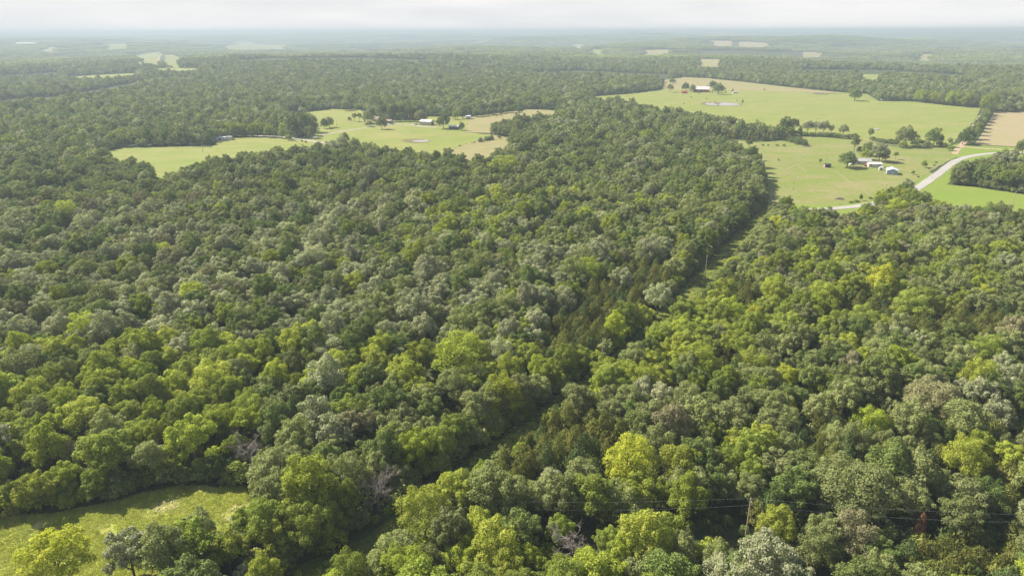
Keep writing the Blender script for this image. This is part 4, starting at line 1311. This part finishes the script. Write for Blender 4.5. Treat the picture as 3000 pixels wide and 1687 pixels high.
building('small_shed', 1371, 346, 6, 4, 2.2, .9, D(10), B_GREY, B_BLUER, 'tiny pale-roofed shed beside the round tree at the wood edge', 'shed', [('door', 'f', 0, 1.4, 0, 1.9)])
# farmstead in the east
building('bungalow', 2526, 480, 11, 7, 2.6, 1.6, D(-8), B_CREAM, B_SHING, 'grey-roofed bungalow half hidden behind the wide shade tree', 'house', [('door', 'f', -1.0, 1, 0, 2.1), ('window', 'f', -3.5, 1.5, .9, 2), ('window', 'f', 2.6, 1.5, .9, 2)])
building('mobile_home', 2560, 489, 9.5, 5.0, 2.6, .9, D(-10), simple('pale_siding', (.58, .55, .5), .7, var=.04), B_WHITE, 'white-roofed mobile home standing under the large silvery tree', 'mobile home',
         [('door', 'f', .8, .9, .2, 2.1), ('window', 'f', -2.8, 1.3, 1, 2), ('window', 'f', 3.1, 1.3, 1, 2), ('window', 'r', 0, 1.2, 1, 2)])
building('metal_barn', 2612, 509, 9.0, 7.2, 2.9, 1.3, D(66), B_BLUE, B_BLUER, 'blue-grey metal barn with its gable facing the pasture', 'barn',
         [('door', 'r', 1.9, .9, 0, 2.0), ('door', 'l', 0, .9, 0, 2.0)])
building('small_shed', 2580, 499, 2.6, 2.2, 2.2, .4, D(-15), B_WHITE, B_WHITE, 'little white shed between the mobile home and the blue-grey barn', 'shed', [('opening', 'f', 0, .7, 0, 1.7)], over=.1)
building('field_shelter', 2423, 490, 4.6, 3.0, 2.0, .7, D(-4), B_WOOD, B_BLACK, 'small open field shelter with dark roof in the eastern pasture', 'shelter', open_front=2, over=.2)
# the far farm on the big pasture
building('far_barn', 2054, 270, 26, 14, 4.6, 4.6, D(-12), B_RED, B_WHITE, 'red barn with broad white roof on the far side of the big pasture', 'barn', [('opening', 'f', 0, 4, 0, 3.6), ('opening', 'r', 0, 4, 0, 3.6)])
building('red_shed', 2004, 274, 9, 6, 2.6, 1.4, D(5), B_RED, B_RED, 'small bright red shed west of the far red barn', 'shed', [('opening', 'f', 0, 2.5, 0, 2)])
building('white_trailer', 2153, 274, 8, 3.4, 2.6, .4, D(8), B_WHITE, B_WHITE, 'white trailer parked in the far pasture east of the red barn', 'trailer', [('opening', 'f', -2, .8, .3, 2)])
building('far_house', 2602, 294, 20, 11, 3.4, 3.0, D(-9), B_WHITE, B_TAN, 'white house with tan roof between trees beyond the big pasture', 'house',
         [('door', 'f', 1, 1.2, 0, 2.1), ('window', 'f', -5, 2, .9, 2.3), ('window', 'f', 5.5, 2, .9, 2.3), ('window', 'r', 0, 2, .9, 2.3)])
building('long_shed', 640, 412, 12, 6, 2.5, 1.0, D(20), B_GREY, B_BLUER, 'pale blue-roofed shed tucked under the wood edge by the gravel road', 'shed', [('opening', 'f', 2, 2.4, 0, 2)])
building('white_container', 657, 412.5, 5.6, 3, 3.4, .25, D(-4), B_WHITE, B_STEEL, 'pale boxy container nearest the blue-roofed shed', 'container', [('opening', 'r', 0, 1, 0, 2)], over=.05)
building('white_container', 674, 410, 5.2, 3, 3.2, .25, D(-4), B_WHITE, B_STEEL, 'pale boxy container farther from the blue-roofed shed', 'container', [('opening', 'r', 0, 1, 0, 2)], over=.05)
# specks in the haze
building('distant_farmhouse', 492, 159, 26, 12, 5, 5, D(-5), B_CREAM, B_RUST, 'distant farmhouse with reddish roof on a pale hazy clearing', 'house', [('window', 'f', -5, 3, 1, 3), ('window', 'f', 5, 3, 1, 3)])
building('distant_barn', 512, 159, 22, 14, 6, 5, D(8), B_WHITE, B_WHITE, 'distant white barn beside the reddish-roofed farmhouse', 'barn', [('opening', 'f', 0, 4, 0, 4)])
building('distant_warehouse', 80, 134.5, 118, 30, 12, 4, D(0), B_WHITE, B_WHITE, 'long white low building far off in the haze', 'warehouse', [('opening', 'f', -30, 10, 0, 7), ('opening', 'f', 20, 10, 0, 7)])
for q, (px, py, Ls, lab) in enumerate(((258, 132, 24, 'white speck of a house on the hazy western rise'), (1648, 96.5, 90, 'bright white building on the very skyline'), (1402, 118, 50, 'pale building beside a tiny tan clearing far away'),
                                   (1600, 113, 46, 'small white building deep in the northern haze'), (2316, 136, 40, 'tan and white farm buildings in the far eastern haze'), (820, 120, 40, 'pale farm building beside the hazy western fields'))):
    building('distant_building', px, py, Ls, Ls * .4, 7, 3, D(5 * q - 10), B_WHITE, B_WHITE, lab, 'building', [('opening', 'f', 0, 6, 0, 6)])
# water tower in the haze
g = unproj(536, 137); zt = float(Hgt(*g))
rt = empty('water_tower', (g[0], g[1], zt)); tag(rt, 'hazy water tower rising above the far western woods', 'water tower')
bm = bmesh.new(); bmesh.ops.create_uvsphere(bm, u_segments=20, v_segments=12, radius=8.5, matrix=Matrix.Translation((0, 0, 36)) @ Matrix.Diagonal((1, 1, .75, 1)))
new_obj('tank', smooth(bm_mesh('tank', bm)), rt, [B_STEEL])
bm = bmesh.new(); add_tube(bm, [(0, 0, -1), (0, 0, 4), (0, 0, 33)], [4, 2.6, 2.3], 12); new_obj('column', bm_mesh('column', bm), rt, [B_STEEL])
for k in range(4):
    a = k * math.pi / 2 + .4
    bm = bmesh.new(); add_tube(bm, [(math.cos(a) * 10, math.sin(a) * 10, -1), (math.cos(a) * 7, math.sin(a) * 7, 35)], [.6, .5], 6); new_obj('leg', bm_mesh('leg', bm), rt, [B_STEEL])

# stock pens by the far pasture pond
g = unproj(2404, 274)
rt = empty('cattle_pen', (g[0], g[1] - 18, float(Hgt(*g)) + .5), .05); tag(rt, 'weathered rail cattle pen in front of the small grey pond', 'pen')
for (x0, y0, x1, y1) in ((-22, -6, 22, -6), (-22, 6, 22, 6), (-22, -6, -22, 6), (22, -6, 22, 6), (0, -6, 0, 6)):
    L = math.hypot(x1 - x0, y1 - y0)
    for h in (.5, 1.0, 1.5):
        bm = bmesh.new(); add_tube(bm, [(x0, y0, h), (x1, y1, h)], [.09, .09], 4); new_obj('rail', bm_mesh('rail', bm), rt, [B_WOOD])
    for k in range(int(L / 5.5) + 1):
        t = k * 5.5 / L
        bm = bmesh.new(); add_tube(bm, [(x0 + (x1 - x0) * t, y0 + (y1 - y0) * t, -.8), (x0 + (x1 - x0) * t, y0 + (y1 - y0) * t, 1.8)], [.14, .14], 5); new_obj('post', bm_mesh('post', bm), rt, [B_WOOD])


def car(px, py, yaw, col, label, pickup=False):
    g = unproj(px, py)
    root = empty('parked_car', (g[0], g[1], float(Hgt(*g)) + off_at(*g) + .12), yaw); tag(root, label, 'car', 'vehicles parked in the farmyards')
    pm = simple('car_paint', col, .3, .2, .6, .02)
    prof = [(-2.2, .35), (-2.25, .85), (-1.6, .95), (-1.0, 1.45), (.5, 1.48), (1.1, .98), (2.1, .85), (2.25, .4)] if not pickup else \
           [(-2.6, .45), (-2.65, 1.0), (-.7, 1.02), (-.6, 1.7), (.7, 1.72), (1.2, 1.15), (2.4, 1.0), (2.55, .45)]
    bm = bmesh.new(); L_ = []
    for s in (-1, 1):
        L_.append([bm.verts.new((x, s * (.85 if z < 1.1 else .68), z)) for x, z in prof])
    n = len(prof)
    for i in range(n): bm.faces.new((L_[0][i], L_[0][(i + 1) % n], L_[1][(i + 1) % n], L_[1][i]))
    bm.faces.new(L_[0]); bm.faces.new(L_[1][::-1])
    new_obj('body', bm_mesh('body', bm), root, [pm])
    a0, a1 = (-1.0, .6) if not pickup else (-.5, .8)
    h = 1.0 if not pickup else 1.12
    for s in (-1, 1):
        bm = bmesh.new(); add_box(bm, a0, a1, s * .80 - .02, s * .80 + .02, h, h + .33); new_obj('window', bm_mesh('window', bm), root, [B_GLASS])
    for x in (-1.4, 1.4):
        for s in (-1, 1):
            bm = bmesh.new(); bmesh.ops.create_cone(bm, cap_ends=True, segments=14, radius1=.34, radius2=.34, depth=.22, matrix=Matrix.Translation((x, s * .82, .34)) @ Matrix.Rotation(math.pi / 2, 4, 'X'))
            new_obj('wheel', bm_mesh('wheel', bm), root, [B_RUBBER])


car(1219, 366.5, .5, (.10, .16, .28), 'dark blue car parked at the west end of the cream barn')
car(2494, 484.5, .3, (.65, .65, .66), 'silver car in the shade tree shadow at the farmstead', False)
car(2500, 481.5, -.4, (.75, .75, .75), 'white pickup behind the silver car at the farmstead', True)
car(2535, 486.5, 1.2, (.28, .04, .04), 'dark red pickup between bungalow and mobile home', True)
car(1148, 364.5, .2, (.06, .06, .09), 'dark car beside the farmhouse carport')

# ------------------------------------------------------------------ poles and wires
def pole(x, y, H, label, yaw=0, grp='wooden utility poles'):
    root = empty('utility_pole', (x, y, float(Hgt(x, y))), yaw); tag(root, label, 'utility pole', grp)
    bm = bmesh.new(); add_tube(bm, [(0, 0, -.5), (0, 0, H)], [.17, .12], 8); new_obj('post', bm_mesh('post', bm), root, [B_WOOD])
    bm = bmesh.new(); add_box(bm, -.45, .45, -.17, -.05, H - .55, H - .43); new_obj('crossarm', bm_mesh('crossarm', bm), root, [B_WOOD])
    bm = bmesh.new(); add_tube(bm, [(0, 0, H), (0, 0, H + .14), (0, 0, H + .26)], [.07, .09, .04], 8); new_obj('insulator', bm_mesh('insulator', bm), root, [B_WHITE])
    return root


def wire(a, b, sag, label, r=.007):
    bm = bmesh.new(); pts = []
    for t in np.linspace(0, 1, 25):
        pts.append((a[0] + (b[0] - a[0]) * t, a[1] + (b[1] - a[1]) * t, a[2] + (b[2] - a[2]) * t - sag * 4 * t * (1 - t)))
    add_tube(bm, pts, [r] * 25, 4)
    o = new_obj('power_wire', bm_mesh('power_wire', bm), None, [B_STEEL]); tag(o, label, 'wire', 'power wires')
    return o


yw = math.atan2((w2 - w0)[1], (w2 - w0)[0]) + math.pi / 2
PL = [(w0, 'weathered pole hidden among the crowns beyond the grass ride'), (w1, 'weathered wooden utility pole standing in the dark gap above the oaks'), (w2, 'utility pole beyond the east edge of the picture')]
for q, lab in PL: pole(q[0], q[1], 10.2, lab, yw)
for i, (a, b) in enumerate(((w0, w1), (w1, w2))):
    za, zb = float(Hgt(*a)) + 10.4, float(Hgt(*b)) + 10.4
    sd2 = ('west of', 'east of')[i]
    wire((*a, za), (*b, zb), .9, f'thin pale upper wire strung {sd2} the pole in the dark gap')
    wire((*a, za - 1.7), (*b, zb - 1.7), 1.2, f'thin pale lower wire strung {sd2} the pole in the dark gap')
for (px, py, H, lab) in ((1766, 1001, 10.5, 'pale pole rising from the foot of the dark grass ride'), (2072, 748, 10.5, 'pale pole high up along the dark grass ride')):
    g = unproj(px, py, H); pole(g[0], g[1], H, lab, .9)
for (px, py, lab) in ((594, 447, 'thin pole alone in the western field'), (2416, 491, 'thin pole beside the small field shelter'), (2324, 556, 'faint pole in the middle of the eastern pasture'),
                      (2590, 577, 'faint pole in the pasture near the paved road'), (2540, 492, 'thin pole in front of the bungalow'), (987, 376, 'thin pole beside the pair of pasture trees'), (2967, 600, 'faint pole at the edge of the lush field')):
    g = unproj(px, py); pole(g[0], g[1], 8.5, lab, .3)

# ------------------------------------------------------------------ brush piles, cattle, fence posts
def brush(px, py, w_, label):
    g = unproj(px, py); r_ = np.random.default_rng(int(px))
    dep = proj(g[0], g[1], 0)[2]; W_ = w_ / F * dep
    bm = bmesh.new()
    for k in range(90):
        a = r_.uniform(0, 6.28); q = np.sqrt(r_.random()) * W_ / 2; h = (1 - (q / (W_ / 2)) ** 2) * 1.4
        x, y = math.cos(a) * q, math.sin(a) * q * .6
        d = Vector((r_.normal(), r_.normal(), r_.normal() * .35)).normalized() * r_.uniform(.6, 1.6)
        z = r_.uniform(0, max(h, .15))
        add_tube(bm, [(x - d.x, y - d.y, max(z - d.z, 0)), (x + d.x, y + d.y, max(.05, z + d.z))], [.09, .04], 4)
    o = new_obj('brush_pile', bm_mesh('brush_pile', bm), None, [DEADWOOD]); o.location = (g[0], g[1], float(Hgt(*g)) + off_at(*g))
    tag(o, label, 'brush pile')


brush(2362, 430, 24, 'grey-brown brush pile beside the two pasture cedars')
brush(2460, 584, 22, 'brown brush pile at the lower edge of the eastern pasture')
brush(2140, 415, 22, 'brownish brush heap at the corner of the eastern pasture')
brush(1272, 358, 20, 'low brush and scrap behind the cream barn')


def cow(px, py, yaw, dark, label):
    g = unproj(px, py)
    me = bpy.data.meshes.new('cow')
    J = [(0, 0, 1.15), (.55, 0, 1.2), (.95, 0, 1.3), (1.3, 0, .95), (1.5, 0, .62), (-.6, 0, 1.18), (-.85, 0, 1.05), (-.98, 0, .5),
         (.6, .2, .65), (.62, .2, 0), (.6, -.2, .65), (.66, -.2, 0), (-.62, .2, .68), (-.72, .2, 0), (-.62, -.2, .68), (-.66, -.2, 0)]
    E = [(0, 1), (1, 2), (2, 3), (3, 4), (0, 5), (5, 6), (6, 7), (1, 8), (8, 9), (1, 10), (10, 11), (5, 12), (12, 13), (5, 14), (14, 15)]
    Rr = [.40, .36, .22, .15, .10, .34, .12, .04, .12, .07, .12, .07, .13, .07, .13, .07]
    me.from_pydata(J, E, [])
    o = bpy.data.objects.new('cow', me); C.objects.link(o)
    m = o.modifiers.new('skin', 'SKIN')
    for i, v in enumerate(me.skin_vertices[0].data):
        v.radius = (Rr[i], Rr[i]); v.use_root = (i == 0)
    o.modifiers.new('sub', 'SUBSURF').levels = 1
    me.materials.append(COWB if dark else COWR)
    o.location = (g[0], g[1], float(Hgt(*g)) + off_at(*g)); o.rotation_euler.z = yaw
    tag(o, label, 'cow', 'cattle on the big pasture')


COWB = simple('black_hide', (.02, .018, .016), .7); COWR = simple('brown_hide', (.16, .07, .035), .7)
for k, (px, py, dk, lab) in enumerate(((2025, 287, 1, 'black cow grazing below the far dark tree'), (2068, 290, 1, 'black cow grazing ahead of the far red barn'), (2072, 292, 0, 'brown cow beside the black one ahead of the red barn'),
                                       (2003, 306, 1, 'black cow standing west of the far pond'), (2080, 300, 1, 'black cow standing at the far pond bank'), (2095, 299, 0, 'brown cow at the rim of the far pond'),
                                       (2158, 297, 1, 'black cow east of the far pond'), (2281, 471, 1, 'black cow lying low in the eastern pasture'))):
    cow(px, py, k * 1.1, dk, lab)


def fence(pts, step, label, n_max=70):
    pts = P(pts)
    mid = pts.mean(0)
    root = empty('wire_fence', (mid[0], mid[1], float(Hgt(*mid)))); tag(root, label, 'fence')
    bm = bmesh.new(); add_tube(bm, [(0, 0, -.5), (0, 0, 1.35)], [.09, .08], 5); pm = bm_mesh('post', bm); pm.materials.append(B_WOOD)
    c = 0
    prev = None
    for i in range(len(pts) - 1):
        a, b = pts[i], pts[i + 1]; L = np.hypot(*(b - a)); k = max(1, int(L / step))
        for j in range(k):
            q = a + (b - a) * j / k; z = float(Hgt(*q)) + off_at(*q)
            if c < n_max:
                o = bpy.data.objects.new('post', pm); C.objects.link(o); o.parent = root
                o.location = (q[0] - mid[0], q[1] - mid[1], z - float(Hgt(*mid)))
                if prev is not None:
                    bmw = bmesh.new()
                    for h in (.45, .8, 1.15): add_tube(bmw, [tuple(prev + Vector((0, 0, h))), tuple(o.location + Vector((0, 0, h)))], [.012, .012], 3)
                    new_obj('wire', bm_mesh('wire', bmw), root, [B_STEEL])
                prev = o.location.copy()
            c += 1


fence([(1445, 396), (1380, 420), (1318, 441)], 8, 'post and wire fence between the green pasture and the dry field')
fence([(2516, 412), (2640, 433), (2765, 436)], 8, 'post and wire fence under the big trees between the pastures')
fence([(2545, 590), (2600, 571), (2665, 548), (2718, 506), (2778, 470)], 7, 'post and wire fence along the paved road')

# fence-line scrub: one by one little bushes
for k, (px, py, h_, w_) in enumerate(((1390, 419, 4, 6), (1383, 420, 3, 5), (1347, 429, 4, 6), (1319, 437, 4, 5), (1439, 392, 5, 6), (2250, 428, 5, 6), (2235, 427, 5, 8), (2276, 428, 6, 10), (2296, 429, 6, 10),
                                      (2664, 534, 6, 8), (2650, 545, 5, 8), (2690, 520, 5, 8), (2742, 478, 5, 7), (2736, 486, 5, 7), (2720, 496, 5, 8), (2508, 592, 7, 18), (2550, 583, 6, 12), (2492, 594, 6, 16), (1454, 341, 5, 7), (1470, 340, 4, 6), (2126, 272, 4, 6))):
    g = unproj(px, py); z = float(Hgt(*g)); dep = proj(g[0], g[1], z)[2]
    o = tree('bush', g[0], g[1], w_ * dep / F / 10, h_ * dep / F / 10.5, k, 6, ('dark', 'green')[k % 2],
             f'{("dark", "fresh green")[k % 2]} fence line bush, {num(round(px / 30))} percent across, {num(round(py / 16.87))} percent down the photo', 'scrub along the field fences', cat='bush')

# ------------------------------------------------------------------ rough growth on the meadow
M_TUFT = leaf_mat('meadow_herbs', (0.150, 0.172, 0.028), (0.205, 0.205, 0.048), .3)
M_TUFT2 = leaf_mat('meadow_seed_heads', (0.26, 0.25, 0.12), (0.30, 0.27, 0.16), .3)
tcol = bpy.data.collections.new('meadow_tufts')
for j in range(4):
    r_ = np.random.default_rng(600 + j); n = 46
    a = r_.uniform(0, 6.28, n); q = np.sqrt(r_.random(n)) * .75
    p = np.stack([np.cos(a) * q, np.sin(a) * q, .12 + .28 * r_.random(n) * (1 - q)], 1)
    d = np.stack([np.cos(a) * .6, np.sin(a) * .6, np.ones(n)], 1); d /= np.linalg.norm(d, axis=1)[:, None]
    V, Fc = leaf_quads(p, d, .26, r_, .7)
    me = np_mesh('meadow_tuft', V, Fc, 4); me.materials.append(M_TUFT2 if j == 3 else M_TUFT)
    tcol.objects.link(bpy.data.objects.new(f'meadow_tuft_{j}', me))
lo, hi_ = clearing.min(0), clearing.max(0)
lo = np.maximum(lo, [-170, 60]); 
tp = np.stack([rng.uniform(lo[0], hi_[0], 52000), rng.uniform(lo[1], hi_[1], 52000)], 1)
tin = inside_poly(tp, clearing, 0)
dens = lonoise(tp[:, 0], tp[:, 1], 14, 31) + .6 * lonoise(tp[:, 0], tp[:, 1], 5, 32)
tp2 = tp[tin & (dens + rng.normal(size=len(tp)) * .6 > -.3)]
rp = np.array(cut_pts)
# along the ride as well
q = []
for i in range(len(rp) - 1):
    L = np.hypot(*(rp[i + 1] - rp[i])); k = int(L * 5)
    t = rng.random(k)[:, None]; q.append(rp[i] + (rp[i + 1] - rp[i]) * t + rng.normal(size=(k, 2)) * 2.6)
tp2 = np.concatenate([tp2] + q)
n = len(tp2)
pale = (lonoise(tp2[:, 0], tp2[:, 1], 17, 41) > .75)
instancer('meadow_growth', tp2[:, 0], tp2[:, 1], np.full(n, .02), rng.uniform(0, 6.28, n), rng.uniform(.5, 1.3, n), rng.uniform(.25, .85, n),
          np.where(pale & (rng.random(n) < .7), 3, rng.integers(0, 3, n)), tcol, 'rough grass and herbs on the near meadow and ride')

# ------------------------------------------------------------------ summer haze: a closed box of even thin air round the whole place
HAZE = 0.00022
bm = bmesh.new(); add_box(bm, -25000, 25000, -25000, 25000, -110, 116)
hz = new_obj('haze', bm_mesh('haze', bm))
hm, hn, hl = mat_new('haze')
ho = hn.new('ShaderNodeOutputMaterial'); hv = hn.new('ShaderNodeVolumePrincipled')
hv.inputs['Color'].default_value = (0.39, 0.46, 0.55, 1); hv.inputs['Density'].default_value = HAZE; hv.inputs['Anisotropy'].default_value = 0.1
hl.new(hv.outputs[0], ho.inputs['Volume']); hz.data.materials.append(hm)
tag(hz, 'pale summer haze over the whole landscape', kind='stuff')
